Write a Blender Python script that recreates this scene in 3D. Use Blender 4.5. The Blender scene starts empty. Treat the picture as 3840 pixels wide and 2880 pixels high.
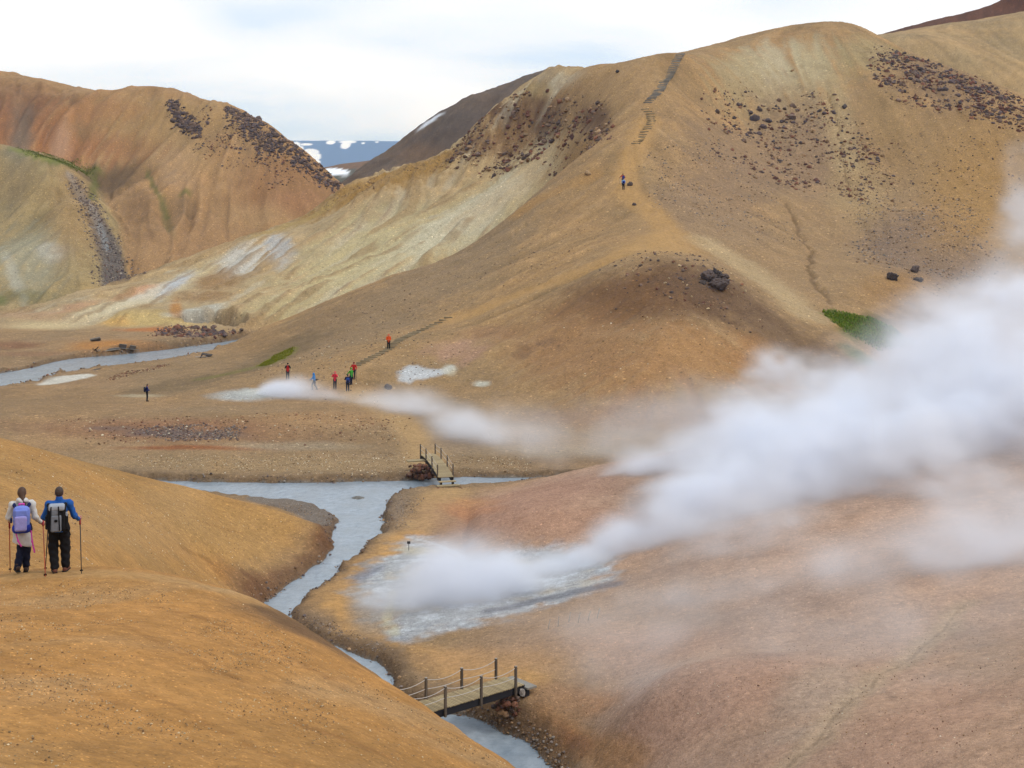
import bpy, bmesh, math, random
import numpy as np
from mathutils import Vector, Matrix

# ------------------------------------------------------------------ camera, sky, sun, exposure
F = 3039.0; CX = 1106.0; HY = 420.0; CAMZ = 22.0        # focal length, centre column and horizon row on a 2212 px wide frame
scene = bpy.context.scene
col = scene.collection
cam_data = bpy.data.cameras.new("camera")
cam = bpy.data.objects.new("camera", cam_data); col.objects.link(cam)
cam.location = (0, 0, CAMZ); cam.rotation_euler = (math.radians(90), 0, 0)
cam_data.sensor_width = 36.0; cam_data.lens = 36.0 * F / 2212.0
cam_data.shift_y = -(829.5 - HY) / 2212.0
cam_data.clip_start = 0.2; cam_data.clip_end = 40000
scene.camera = cam

SUN_EL, SUN_AZ = math.radians(50), math.radians(105)     # azimuth clockwise from +Y: from the right, behind the viewer
world = bpy.data.worlds.new("World"); scene.world = world; world.use_nodes = True
wn = world.node_tree.nodes; wl = world.node_tree.links
wn.clear()
def wnode(t, **kw):
    n = wn.new(t)
    for k, v in kw.items(): setattr(n, k, v)
    return n
w_out = wnode('ShaderNodeOutputWorld')
w_sky = wnode('ShaderNodeTexSky', sky_type='NISHITA', sun_disc=False, sun_elevation=SUN_EL, sun_rotation=SUN_AZ)
w_bg1 = wnode('ShaderNodeBackground'); w_bg1.inputs[1].default_value = 0.12
w_bg2 = wnode('ShaderNodeBackground'); w_bg2.inputs[1].default_value = 1.10
w_mix = wnode('ShaderNodeMixShader')
tc = wnode('ShaderNodeTexCoord'); sep = wnode('ShaderNodeSeparateXYZ')
wl.new(tc.outputs['Generated'], sep.inputs[0])
def wmath(op, a, b):
    n = wnode('ShaderNodeMath', operation=op)
    for i, v in enumerate((a, b)):
        if v is None: continue
        if isinstance(v, (int, float)): n.inputs[i].default_value = v
        else: wl.new(v, n.inputs[i])
    return n.outputs[0]
zc = wmath('ADD', wmath('MAXIMUM', sep.outputs[2], 0.0), 0.17)
comb = wnode('ShaderNodeCombineXYZ')
wl.new(wmath('DIVIDE', sep.outputs[0], zc), comb.inputs[0]); wl.new(wmath('DIVIDE', sep.outputs[1], zc), comb.inputs[1])
comb.inputs[2].default_value = 5.2
n1 = wnode('ShaderNodeTexNoise'); n1.inputs['Scale'].default_value = 1.0; n1.inputs['Detail'].default_value = 5; n1.inputs['Roughness'].default_value = 0.45
n1.inputs['Distortion'].default_value = 0.3
wl.new(comb.outputs[0], n1.inputs['Vector'])
ramp = wnode('ShaderNodeValToRGB')
cr = ramp.color_ramp
cr.elements[0].position = 0.36; cr.elements[0].color = (0.64, 0.80, 1.02, 1)
cr.elements[1].position = 0.60; cr.elements[1].color = (1.04, 1.06, 1.10, 1)
e = cr.elements.new(0.47); e.color = (0.88, 0.95, 1.05, 1)
wl.new(n1.outputs['Fac'], ramp.inputs[0]); wl.new(ramp.outputs[0], w_bg2.inputs[0])
wl.new(w_sky.outputs[0], w_bg1.inputs[0])
w_mix.inputs[0].default_value = 0.93
wl.new(w_bg1.outputs[0], w_mix.inputs[1]); wl.new(w_bg2.outputs[0], w_mix.inputs[2]); wl.new(w_mix.outputs[0], w_out.inputs[0])

sun_data = bpy.data.lights.new("sun", 'SUN'); sun_data.energy = 1.5; sun_data.angle = math.radians(16); sun_data.color = (1.0, 0.965, 0.91)
sun = bpy.data.objects.new("sun", sun_data); col.objects.link(sun)
sd = Vector((math.sin(SUN_AZ) * math.cos(SUN_EL), math.cos(SUN_AZ) * math.cos(SUN_EL), math.sin(SUN_EL)))
sun.rotation_euler = (-sd).to_track_quat('-Z', 'Y').to_euler()
sun.location = sd * 300
scene.view_settings.view_transform = 'Standard'; scene.view_settings.look = 'None'
scene.view_settings.exposure = 0.0; scene.view_settings.gamma = 1.0; scene.view_settings.use_curve_mapping = False
scene.render.engine = 'CYCLES'
cy = scene.cycles
cy.max_bounces = 12; cy.diffuse_bounces = 2; cy.glossy_bounces = 2; cy.transmission_bounces = 2; cy.volume_bounces = 10
cy.transparent_max_bounces = 8; cy.use_denoising = True; cy.volume_step_rate = 1.5; cy.volume_max_steps = 256
cy.use_adaptive_sampling = True; cy.adaptive_threshold = 0.02
rng = np.random.default_rng(7); random.seed(7)

# ------------------------------------------------------------------ small helpers
def lin(c):
    """sRGB 0..255 -> linear"""
    c = np.asarray(c, float) / 255.0
    return np.where(c <= 0.04045, c / 12.92, ((c + 0.055) / 1.055) ** 2.4)
def P(px, py, d):            # a sight line and a distance -> a point in the valley
    return np.array([(px - CX) / F * d, d, CAMZ - (py - HY) / F * d])
def PZ(px, py, z):           # a sight line and a height
    return P(px, py, (CAMZ - z) * F / (py - HY))
def sstep(a, b, x):
    t = np.clip((x - a) / (b - a), 0, 1); return t * t * (3 - 2 * t)

_tab = np.random.default_rng(11).random((256, 256)).astype(np.float32)
_gx = np.cos(_tab * 6.2832).astype(np.float32); _gy = np.sin(_tab * 6.2832).astype(np.float32)
def perlin(x, y):
    xi = np.floor(x); yi = np.floor(y)
    fx = (x - xi).astype(np.float32); fy = (y - yi).astype(np.float32)
    xi = xi.astype(np.int64); yi = yi.astype(np.int64)
    x0 = xi & 255; x1 = (xi + 1) & 255; y0 = yi & 255; y1 = (yi + 1) & 255
    u = fx * fx * fx * (fx * (fx * 6 - 15) + 10); v = fy * fy * fy * (fy * (fy * 6 - 15) + 10)
    def g(a, b, dx, dy): return _gx[a, b] * dx + _gy[a, b] * dy
    a = g(x0, y0, fx, fy); b = g(x1, y0, fx - 1, fy); c = g(x0, y1, fx, fy - 1); d = g(x1, y1, fx - 1, fy - 1)
    return (a + (b - a) * u) * (1 - v) + (c + (d - c) * u) * v
def fbm(x, y, scale, octaves=4, gain=0.5, seed=0):
    s = 0.0; amp = 1.0; tot = 0.0; f = 1.0 / scale
    for o in range(octaves):
        s = s + amp * perlin(x * f + 17.3 * o + 31.7 * seed, y * f - 9.1 * o + 13.3 * seed); tot += amp
        amp *= gain; f *= 2.03
    return s / tot * 1.6

# ------------------------------------------------------------------ the relief: each hill a smooth surface through surveyed points, the land is the highest of them
def tps_fit(pts, lam=0.02):
    pts = np.asarray(pts, float); n = len(pts)
    xy = pts[:, :2] / 100.0
    r2 = ((xy[:, None] - xy[None]) ** 2).sum(-1)
    K = 0.5 * r2 * np.log(r2 + 1e-12) + lam * 1e-3 * np.eye(n)
    Pm = np.c_[np.ones(n), xy]
    A = np.zeros((n + 3, n + 3)); A[:n, :n] = K; A[:n, n:] = Pm; A[n:, :n] = Pm.T
    b = np.r_[pts[:, 2], 0, 0, 0]
    return xy, np.linalg.solve(A, b)
def tps_eval(fit, X, Y):
    xy, w = fit; out = (w[-3] + w[-2] * X / 100 + w[-1] * Y / 100).astype(np.float32)
    x = (X / 100).astype(np.float32); y = (Y / 100).astype(np.float32)
    for (a, b), c in zip(xy, w[:-3]):
        r2 = (x - np.float32(a)) ** 2 + (y - np.float32(b)) ** 2 + np.float32(1e-9)
        out += np.float32(0.5 * c) * r2 * np.log(r2)
    return out

def hill(vis, extra=()):
    return np.array([P(*p) for p in vis] + [np.array(e, float) for e in extra])
def zs(lst, z=None): return [PZ(*p) for p in lst]

VAL = [PZ(*p) for p in [(-250,1030,.5),(400,1033,.4),(800,1033,.4),(1000,1028,.4),(1250,1030,.4),(300,975,1.0),(600,978,.9),(880,960,1.0),(600,955,1.2),(300,950,1.3),
    (600,925,1.9),(300,920,1.8),(600,880,2.0),(850,900,1.8),(317,866,1.0),(150,880,1.6),(0,905,2.0),(-250,900,2.5),(620,822,1.8),(680,842,1.4),(725,840,1.4),(760,846,1.5),(450,850,1.2),
    (100,842,.5),(300,800,.5),(450,780,.6),(0,842,.5),(-200,870,.6),(0,745,.8),(250,745,1.2),(200,722,1.2),(0,700,1.4),(400,730,1.0),(-300,740,1.5),(150,765,.6),
    (1300,970,.8),(1450,945,1.2),(1700,930,1.5),(2212,900,3.0),(950,1100,.6),(870,1150,.45),(800,1250,.42),(700,1310,.36),(1000,1200,.7),(1000,1350,.85),(860,1410,.55),
    (950,1480,.6),(1150,1480,1.45),(1150,1600,.6),(1250,1659,.9),(900,1600,.4),(560,1090,.3),(650,1180,.3)]]
VAL += [(-60,260,1),(40,300,2),(-120,170,1),(60,150,2),(0,20,0),(-60,40,1),(-70,90,1),(60,60,2)]

MAIN = hill([
    (490,752,193),(590,712,199),(720,652,204),(850,595,208),(1000,540,213),(1130,442,218),(1220,372,222),(1275,322,228),
    (1346,408,209),(1385,310,225),(1430,210,246),(1470,118,266),(1300,230,252),(1240,160,276),(1360,136,276),(1560,104,286),(1720,68,296),(1850,67,306),(1900,82,300),
    (1905,98,288),(2050,153,277),(2212,218,267),(2500,330,250),
    (1800,300,250),(1800,420,228),(1800,520,206),(2000,300,250),(2150,450,226),(2000,480,212),(1650,200,265),(1650,350,238),(1560,250,255),(1500,400,215),(1700,480,210),(1560,480,196),
    (1440,520,181),(1350,566,168),(1450,552,167),(1530,566,166),(1250,590,173),(1620,590,176),(1700,640,168),(1760,690,160),(1700,550,193),(1820,660,168),(1800,600,180),
    (1860,705,162),(1950,745,154),(1950,590,186),(1920,680,170),(2050,680,174),(2150,600,194),(2050,560,197),(2212,640,186),(2212,760,160),(2500,650,170),
    (1450,620,156),(1450,720,143),(1450,820,133),(1450,920,124),(1200,640,165),(1200,750,150),(1200,850,137),(1000,690,173),(970,688,175),(870,740,162),(785,790,150),(1000,780,152),(900,860,141),
    (1570,620,158),(1620,660,156),(1700,740,149),(1640,800,140),(1800,820,144),(1700,900,127),(2000,850,142),
    (700,720,184),(600,785,163),(500,800,165),(850,650,190),(900,620,196),(1100,560,195),(1200,480,205),(1250,420,212),(400,850,150)],
    [(-90,190,-6),(-75,215,-6),(-50,222,-4),(-30,224,2),(-14,228,6),(0,240,12),(3,262,22),(0,300,26),(20,320,40),(60,330,54),(80,315,45),(100,310,38),(130,300,30),(60,360,45),(100,360,30),
     (-50,140,-1),(-20,120,-1.5),(10,112,-1.5),(40,112,-1),(80,110,2),(20,380,44),(-20,380,30)])

M2 = hill([(2212,215,310),(2212,32,362),(2105,60,352),(1985,75,345),(2212,120,335),(2100,120,325),(2600,-60,370),(2500,150,320),(1900,78,345),(2000,108,325)],
    [(110,420,60),(140,450,66),(60,340,48),(40,360,46),(180,420,66),(60,420,46),(0,400,30),(120,290,30)])

WHITE = hill([(1220,170,279),(1130,208,283),(1050,250,286),(1000,305,287),(960,330,288),(870,365,288),(770,397,286),(680,455,281),(560,505,273),(400,575,260),(300,606,250),(130,656,236),(0,690,229),(-200,720,222),
    (100,716,217),(300,717,216),(500,712,217),(-100,722,215),(720,650,223),(850,590,229),(1000,540,238),(1130,440,248),(1200,330,262),(800,500,258),(600,620,240),(950,430,268),(1100,330,276),(450,650,232),(700,560,250)],
    [(-60,310,4),(-20,315,10),(20,320,25),(-90,280,-4),(0,330,14),(-110,250,-6),(-100,205,-2),(-40,205,-1),(0,215,2),(10,240,12),(40,300,30)])

LEFT = hill([(0,157,385),(100,183,378),(220,193,370),(340,187,362),(420,205,355),(500,229,347),(560,258,342),(620,300,336),(680,350,331),(740,402,326),(-200,120,395),
    (340,300,335),(150,300,340),(500,350,320),(600,420,308),(350,420,305),(250,420,312),(450,500,293),(600,500,297),(350,560,280),(300,600,275),(500,545,288),(250,500,290),(400,480,297),(700,430,312)],
    [(-60,420,18),(-100,430,36),(-80,400,33),(-40,400,4),(-130,430,46),(-20,380,8),(-30,350,16),(-20,330,12),(0,400,0),(-40,270,2),(-80,255,0),(-160,430,52),(-45,345,22),(-37,336,17),(-53,353,26),(-62,364,31),(-28,327,13)])
LEFT2 = hill([(0,312,322),(60,338,314),(130,376,304),(180,430,292),(210,500,282),(224,570,270),(215,625,258),(60,500,285),(100,420,297),(0,420,303),(0,560,270),(100,600,262),(0,655,250),(160,640,254),(-200,300,320),(-200,640,250)],
    [(-85,330,14),(-100,345,20),(-78,310,4),(-70,290,0),(-68,270,-3),(-130,350,30),(-70,250,-4)])
DARK = hill([(1220,150,450),(1130,165,446),(1060,186,440),(1000,212,435),(950,247,430),(900,277,425),(860,312,420),(800,348,415),(740,392,408),(1000,330,400),(900,360,398),],
    [(-40,470,20),(-20,490,30),(0,500,40),(-60,430,14),(-50,380,16),(0,370,26),(40,455,46),(60,440,36),(100,450,30),(160,450,30),(200,480,30),(30,490,40)])
FARR = hill([(1960,62,432),(2060,42,432),(2140,27,434),(2200,-3,436),(2300,-40,440),(2200,80,415),(2050,90,415)],[(170,440,96),(120,380,50),(100,480,60),(150,490,70),(90,430,62),(190,490,90)])
RIGHT = hill([(1300,1620,52),(1500,1659,44.5),(1700,1659,40.5),(1950,1659,37),(2212,1659,34),(1400,1500,52),(1500,1400,58),(1500,1300,66),(1750,1400,55),(2000,1500,45),(2000,1300,58),(2212,1300,56),(2400,1400,46),(1700,1200,70),(2000,1100,75),
    (2212,1100,72),(2212,950,86),(1100,1076,94),(1200,1047,95),(1310,1019,96),(1500,972,99),(1700,930,103),(2000,868,108),(2212,805,110),(2500,700,112),(1200,1120,84),(1500,1150,78),(1300,1210,77),(1500,1050,88),(1020,1110,91),(1250,1480,59),(1250,1560,56)],
    [tuple(PZ(*p)) for p in [(940,1150,.3),(1050,1220,.7),(1150,1240,1.0),(1200,1350,1.2),(1100,1420,1.0),(1100,1480,.8),(1200,1640,.0)]] +
    [(3,112,-1),(10,114,-1),(20,118,-1),(35,122,0),(50,128,1),(60,60,14),(60,100,16),(30,20,13),(40,30,13),(3,50,.6)])
FRONT = hill([(0,1240,30),(120,1241,30.2),(250,1246,30.2),(430,1268,30),(560,1308,29.5),(700,1377,28),(870,1492,26),(1000,1582,24),(1120,1659,22.5),(0,1400,18.5),(300,1400,19.5),(0,1659,11.5),(500,1659,14),(700,1500,20.5),(900,1659,17.5),(500,1450,20),(-300,1300,26),(50,1280,25.5),(250,1296,25),(450,1318,25),(600,1378,24.2),(780,1500,22),(-300,1600,12)],
    [(0,0,20.3),(2,8,17.2),(5,4,17),(8,9,13),(14,12,8),(7,22,7.5),(3.5,30,5.5),(-2,36,4),(-6,41,4.5),(-11,42,6.5),(-16,42,8.5),(-22,46,9.5),(-8,0,20.6),(8,0,17),(16,0,11),(-15,18,17),(-22,28,14.6),(10,32,1),(2,42,0),(-8,50,1),(18,25,2),(-6,-15,21),(10,-15,17)])
LOBE = hill([(0,1236,31),(180,1232,32),(0,1100,45),(0,1000,60),(0,948,72),(100,977,76),(200,1006,80),(330,1037,85),(430,1058,88),(550,1089,89),(600,1103,88.5),(650,1124,87.5),(700,1152,86.5),
    (100,1175,38),(200,1180,43),(300,1200,53),(300,1240,47),(100,1065,52),(200,1105,56),(200,1050,66),(100,1120,45),(300,1130,65),(300,1080,74),(430,1250,64),(430,1150,76),(500,1272,73),(560,1180,82.5),(500,1180,79),(620,1170,85.5),(600,1235,80),(680,1170,85.5),(430,1100,82),(-300,1000,58),(-300,900,74)],
    [(-9,86,-.6),(-10.5,81,-.5),(-11.5,76.5,-.5),(-11,70,-.4),(-9,62,-.2),(-7,52,.5),(-8,45,3),(-18,98,.2),(-13,96,.2),(-15.5,92.5,.5),(-19,94,.7),(-12.5,91,.3),(-24,100,.2),(-40,104,.5),(-60,108,1),(-60,80,9.5),(-45,60,12),(-18,32,13.6),(-40,33,14.5)])

DX = 0.5
X0, X1, Y0, Y1 = -230.0, 260.0, -20.0, 500.0
gx = np.arange(X0, X1 + DX, DX); gy = np.arange(Y0, Y1 + DX, DX)
GX, GY = np.meshgrid(gx, gy)             # [row y, col x]
LAY = {}
for nm, pts in (('val', VAL), ('main', MAIN), ('m2', M2), ('white', WHITE), ('left', LEFT), ('left2', LEFT2), ('dark', DARK), ('farr', FARR), ('right', RIGHT), ('front', FRONT), ('lobe', LOBE)):
    LAY[nm] = tps_eval(tps_fit(pts, .2 if nm in ('lobe', 'front') else .05), GX, GY)
def clampy(nm, lo=None, hi=None, soft=6.0):   # a hill only exists in its own stretch of the valley
    h = LAY[nm]
    if lo is not None: h -= 60 * sstep(lo, lo - soft * 4, GY)
    if hi is not None: h -= 60 * sstep(hi, hi + soft * 6, GY)
clampy('main', lo=112, hi=400); clampy('m2', lo=300); clampy('white', lo=206, hi=330); clampy('left', lo=255); clampy('left2', lo=240, hi=360)
clampy('dark', lo=370); clampy('farr', lo=400, hi=438); clampy('right', hi=118); clampy('front', hi=46); clampy('lobe', lo=31, hi=99, soft=2)
LAY['left'] -= 60 * sstep(-5, 30, GX); LAY['left2'] -= 60 * sstep(-62, -40, GX); LAY['lobe'] -= 40 * sstep(-4, 6, GX)
LAY['right'] -= 30 * sstep(-2, -12, GX); LAY['m2'] -= 60 * sstep(60, 20, GX); LAY['white'] -= 60 * sstep(30, 60, GX); LAY['farr'] -= 60 * sstep(112, 95, GX)
LAY['val'] = np.clip(LAY['val'], 0.15, 6)
names = list(LAY)
# a little large-scale unevenness on each
for i, nm in enumerate(names):
    amp = {'val': .12, 'main': .45, 'm2': 1.0, 'white': 1.3, 'left': 1.4, 'left2': .8, 'dark': 1.6, 'farr': 1.0, 'right': .25, 'front': .10, 'lobe': .16}[nm]
    sc = {'val': 9, 'main': 22, 'm2': 30, 'white': 16, 'left': 24, 'left2': 20, 'dark': 30, 'farr': 25, 'right': 10, 'front': 7, 'lobe': 9}[nm]
    LAY[nm] = LAY[nm] + amp * fbm(GX, GY, sc, 4, .45, seed=i)
def smax(a, b, k):
    h = np.clip(0.5 + 0.5 * (a - b) / k, 0, 1); return b + (a - b) * h + k * h * (1 - h)
H = LAY['val'].copy()
for nm in names[1:]:
    k = {'front': .25, 'lobe': .5, 'right': .8}.get(nm, 1.0)
    H = smax(LAY[nm], H, k)
stackL = np.stack([LAY[n] for n in names]); TOP = stackL.argmax(0)
# ------------------------------------------------------------------ streams: outlines on the water level, carved into the land
RIVER_PX = [(-300,1025),(150,1033),(350,1038),(500,1043),(700,1043),(870,1039),(925,1034),(1000,1031),(1100,1032),(1190,1030),(1330,1028),(1480,1026),
            (1480,1040),(1330,1044),(1190,1047),(1080,1051),(1000,1053),(950,1056),(890,1061),(845,1074),(832,1095),(826,1112),(822,1132),(832,1148),(800,1172),(770,1200),(722,1248),(664,1288),(630,1318),
            (632,1345),(665,1368),(733,1399),(790,1420),(839,1440),(852,1475),(890,1515),(940,1540),(1000,1546),(1060,1566),(1119,1587),(1150,1610),(1181,1641),(1200,1680),(1215,1760),
            (1080,1760),(1000,1680),(900,1620),(800,1555),(700,1470),(620,1400),(575,1340),(570,1300),(602,1276),(660,1236),(722,1188),(716,1152),(733,1124),(715,1108),(650,1088),(540,1077),(470,1068),(350,1050),(150,1046),(-300,1040)]
BROOK_PX = [(-250,850),(-120,838),(0,806),(60,797),(140,776),(230,769),(330,759),(430,746),(480,739),(540,730),(545,745),(495,752),(470,762),(420,775),(300,790),(180,800),(110,813),(60,835),(0,839),(-120,860),(-250,872)]
POND_PX = [(395,716.5),(470,716),(520,722),(520,727),(470,722),(420,722.5)]
ISLE_PX = [(752,1073),(775,1071),(797,1073),(790,1080),(770,1081)]
SPIT_PX = [(520,1078),(620,1083),(700,1098),(733,1122),(724,1146),(700,1152),(655,1128),(600,1106),(540,1094)]
def to_plane(pp, z=0.0): return np.array([PZ(px, py, z)[:2] for px, py in pp])
def densify(poly, step=0.8, wob=0.0, seed=0, closed=True):
    out = []
    n = len(poly)
    for i in range(n if closed else n - 1):
        a, b = poly[i], poly[(i + 1) % n]; L = np.hypot(*(b - a)); m = max(1, int(L / step))
        for k in range(m): out.append(a + (b - a) * k / m)
    if not closed: out.append(poly[-1])
    out = np.array(out)
    for _ in range(2):      # round the corners
        q = np.roll(out, 1, 0) * .25 + out * .5 + np.roll(out, -1, 0) * .25
        if not closed: q[0], q[-1] = out[0], out[-1]
        out = q
    if wob:
        out = out + wob * np.c_[fbm(out[:, 0], out[:, 1], 2.4, 3, .6, seed), fbm(out[:, 0], out[:, 1], 2.4, 3, .6, seed + 5)]
    return out
def seg_dist(X, Y, a, b):
    ab = b - a; L2 = max(float(ab @ ab), 1e-9)
    t = np.clip(((X - a[0]) * ab[0] + (Y - a[1]) * ab[1]) / L2, 0, 1)
    return np.hypot(X - a[0] - t * ab[0], Y - a[1] - t * ab[1])
def sdf_poly(X, Y, poly, reach=12.0):
    """signed distance, negative inside, clamped to reach"""
    out = np.full(X.shape, reach, np.float32)
    lo = poly.min(0) - reach; hi = poly.max(0) + reach
    m = (X > lo[0]) & (X < hi[0]) & (Y > lo[1]) & (Y < hi[1])
    x = X[m]; y = Y[m]; d = np.full(x.shape, reach, np.float64); ins = np.zeros(x.shape, bool)
    n = len(poly)
    for i in range(n):
        a, b = poly[i], poly[(i + 1) % n]
        d = np.minimum(d, seg_dist(x, y, a, b))
        c = (a[1] > y) != (b[1] > y)
        with np.errstate(divide='ignore', invalid='ignore'):
            ins ^= c & (x < (b[0] - a[0]) * (y - a[1]) / (b[1] - a[1]) + a[0])
    out[m] = np.where(ins, -d, d)
    return out
def dist_line(X, Y, line, reach=10.0):
    out = np.full(X.shape, reach, np.float32)
    lo = line.min(0) - reach; hi = line.max(0) + reach
    m = (X > lo[0]) & (X < hi[0]) & (Y > lo[1]) & (Y < hi[1])
    x = X[m]; y = Y[m]; d = np.full(x.shape, reach, np.float64)
    for a, b in zip(line[:-1], line[1:]): d = np.minimum(d, seg_dist(x, y, a, b))
    out[m] = d
    return out
RIVER = densify(to_plane(RIVER_PX), .6, .55, 1); BROOK = densify(to_plane(BROOK_PX), 1.5, .5, 2); POND = densify(to_plane(POND_PX), 1.5, .3, 3)
ISLE = densify(to_plane(ISLE_PX), .6, .3, 4); SPIT = densify(to_plane(SPIT_PX), .9, .3, 5)
def carve(h, X, Y):
    s = np.minimum(np.minimum(sdf_poly(X, Y, RIVER), sdf_poly(X, Y, BROOK)), sdf_poly(X, Y, POND))
    wob = np.clip(1 + .9 * fbm(X, Y, 2.2, 4, .6, 21), .25, 3)
    cap = 0.06 + np.clip(s, 0, 12) * (1.5 * wob) + np.clip(s - .8, 0, 12) ** 2 * .9
    h = np.minimum(h, np.where((s > 0) & (s < 11.5), cap, 999))
    bed = np.maximum(-0.5, 0.5 * np.minimum(s, 0))
    h = np.where(s < 0, np.minimum(bed, h), np.maximum(h, 0.05 + .06 * np.clip(s, 0, 2)))
    isl = sdf_poly(X, Y, ISLE, 3.0)
    h = np.where(isl < .4, np.maximum(h, np.clip(-isl * .35 + .03, -.5, .18)), h)
    spit = sdf_poly(X, Y, SPIT, 3.0)
    h = np.where(spit < 0, np.minimum(h, .30 - spit * .02), h)
    return h, s
H, RS = carve(H, GX, GY)

def samp(A, x, y):           # bilinear read of a raster
    fx = np.clip((np.asarray(x) - X0) / DX, 0, A.shape[1] - 1.001); fy = np.clip((np.asarray(y) - Y0) / DX, 0, A.shape[0] - 1.001)
    ix = fx.astype(int); iy = fy.astype(int); u = fx - ix; v = fy - iy
    return (A[iy, ix] * (1 - u) + A[iy, ix + 1] * u) * (1 - v) + (A[iy + 1, ix] * (1 - u) + A[iy + 1, ix + 1] * u) * v
def cub(A, x, y):            # smooth (Catmull-Rom) read of a raster
    fx = np.clip((x - X0) / DX, 1, A.shape[1] - 3.001); fy = np.clip((y - Y0) / DX, 1, A.shape[0] - 3.001)
    ix = fx.astype(int); iy = fy.astype(int); u = (fx - ix).astype(np.float32); v = (fy - iy).astype(np.float32)
    def w(t): return (-.5*t+t*t-.5*t**3, 1-2.5*t*t+1.5*t**3, .5*t+2*t*t-1.5*t**3, -.5*t*t+.5*t**3)
    wu, wv = w(u), w(v); out = 0
    for j in range(4):
        row = 0
        for i in range(4): row = row + wu[i] * A[iy + j - 1, ix + i - 1]
        out = out + wv[j] * row
    return out
DD = np.exp(np.linspace(math.log(6), math.log(480), 2600))
def hit(px, py):             # first land along a sight line
    x = (px - CX) / F * DD; z = CAMZ - (py - HY) / F * DD
    h = samp(H, x, DD)
    k = np.argmax(z < h)
    if not (z[k] < h[k]): k = len(DD) - 1
    if k > 0:
        a = z[k - 1] - h[k - 1]; b = h[k] - z[k]; d = DD[k - 1] + (DD[k] - DD[k - 1]) * a / max(a + b, 1e-6)
    else: d = DD[0]
    return np.array([(px - CX) / F * d, d, samp(H, (px - CX) / F * d, d)])

# ------------------------------------------------------------------ gullies and trails cut into the relief
def line_px(pp, step=1.2, wob=0.0, seed=0):
    return densify(np.array([hit(*p)[:2] for p in pp]), step, wob, seed, closed=False)
GULLY = {
 'scree': ([(140,372),(175,425),(205,490),(228,545),(250,590)], 3.0, 1.6),
 'green_cleft': ([(318,372),(345,430),(370,500),(372,545)], 1.6, .8),
 'fissure': ([(1700,440),(1722,490),(1752,545),(1745,590),(1770,620),(1800,655)], .5, .35),
 'fissure2': ([(1790,200),(1812,280),(1822,370),(1845,420)], .4, .2),
 'runnel': ([(2080,1305),(1990,1395),(1900,1465),(1830,1520),(1760,1600),(1700,1655)], .35, .07),
}
GL = {k: (line_px(v[0], .8, 1.1 if 'fiss' in k else .4, i), v[1], v[2]) for i, (k, v) in enumerate(GULLY.items())}
for k, (ln, w, dep) in GL.items():
    d = dist_line(GX, GY, ln, 12.0)
    H = H - dep * np.exp(-(d / w) ** 2)
H0 = H
# rock ledges and rills on the pale slope and the steep left hill
gyy, gxx = np.gradient(H, DX)
SLOPE = np.hypot(gxx, gyy)
# streaks that run down the fall line (line integral of noise along the slope)
sm = H.copy()
for _ in range(6):
    sm = (sm + np.roll(sm, 2, 0) + np.roll(sm, -2, 0) + np.roll(sm, 2, 1) + np.roll(sm, -2, 1)) / 5
sy, sx = np.gradient(sm, DX); sl = np.hypot(sx, sy) + 1e-4; ux, uy = sx / sl, sy / sl
def streaks(scale, length, seed):
    base = fbm(GX, GY, scale, 2, .6, seed).astype(np.float32)
    acc = base.copy(); n = 1
    for sgn in (1, -1):
        x = GX.copy(); y = GY.copy()
        for k in range(length):
            a = samp(ux, x, y); b = samp(uy, x, y)
            x = x + sgn * a * 1.1; y = y + sgn * b * 1.1
            acc += samp(base, x, y); n += 1
    acc /= n
    return acc / (acc.std() + 1e-6)
ST1 = streaks(1.6, 7, 40); ST2 = streaks(4.5, 9, 41)
steep = sstep(.12, .4, SLOPE) * sstep(45, 90, GY)
H = H + steep * (.07 * ST1 + .16 * ST2) * np.where(GY < 110, .3, 1.0) * np.choose(TOP, [{'main': .8, 'white': 2.2, 'left': 2.4, 'left2': 1.5, 'm2': .3, 'farr': 0.0, 'lobe': .0}.get(n, 1.0) for n in names])
wmask = (TOP == names.index('white')) * 1.0
crag = np.clip(fbm(GX, GY, 5, 4, .6, 51), 0, 1) * sstep(250, 285, GY) * wmask * sstep(14, 26, H) * sstep(43, 38, H)
H = H + crag * 2.2 + np.clip(fbm(GX, GY, 2.6, 3, .6, 57), -.2, 1) * 1.3 * sstep(.05, .3, crag)
dmask = (TOP == names.index('dark')) * 1.0
H = H + dmask * .9 * fbm(GX, GY, 8, 4, .6, 52)

H = H + (.08 - .32 * np.abs(fbm(GX, GY, 5.0, 3, .6, 65))) * sstep(112, 140, GY) * sstep(.1, .25, SLOPE) * sstep(0, 2.5, RS)
# ------------------------------------------------------------------ the ground mesh: a fan of rows, finer near the viewer
rows = np.concatenate([np.linspace(2, 40, 170, endpoint=False), np.linspace(40, 122, 300, endpoint=False), np.linspace(122, 300, 420, endpoint=False), np.linspace(300, 495, 130)])
cols = np.linspace(-.47, .47, 1020)
VY = np.repeat(rows[:, None], len(cols), 1); VX = cols[None, :] * (VY + 26.0)
VXf, VYf = VX.ravel(), VY.ravel()
VZ = cub(H, VXf, VYf)
rsd = cub(RS, VXf, VYf)
# close to the water the bank is cut again at mesh resolution
near_w = (np.abs(rsd) < 3.0)
hh, ss = carve(VZ[near_w], VXf[near_w], VYf[near_w]); VZ[near_w] = hh; rsd[near_w] = ss
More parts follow.
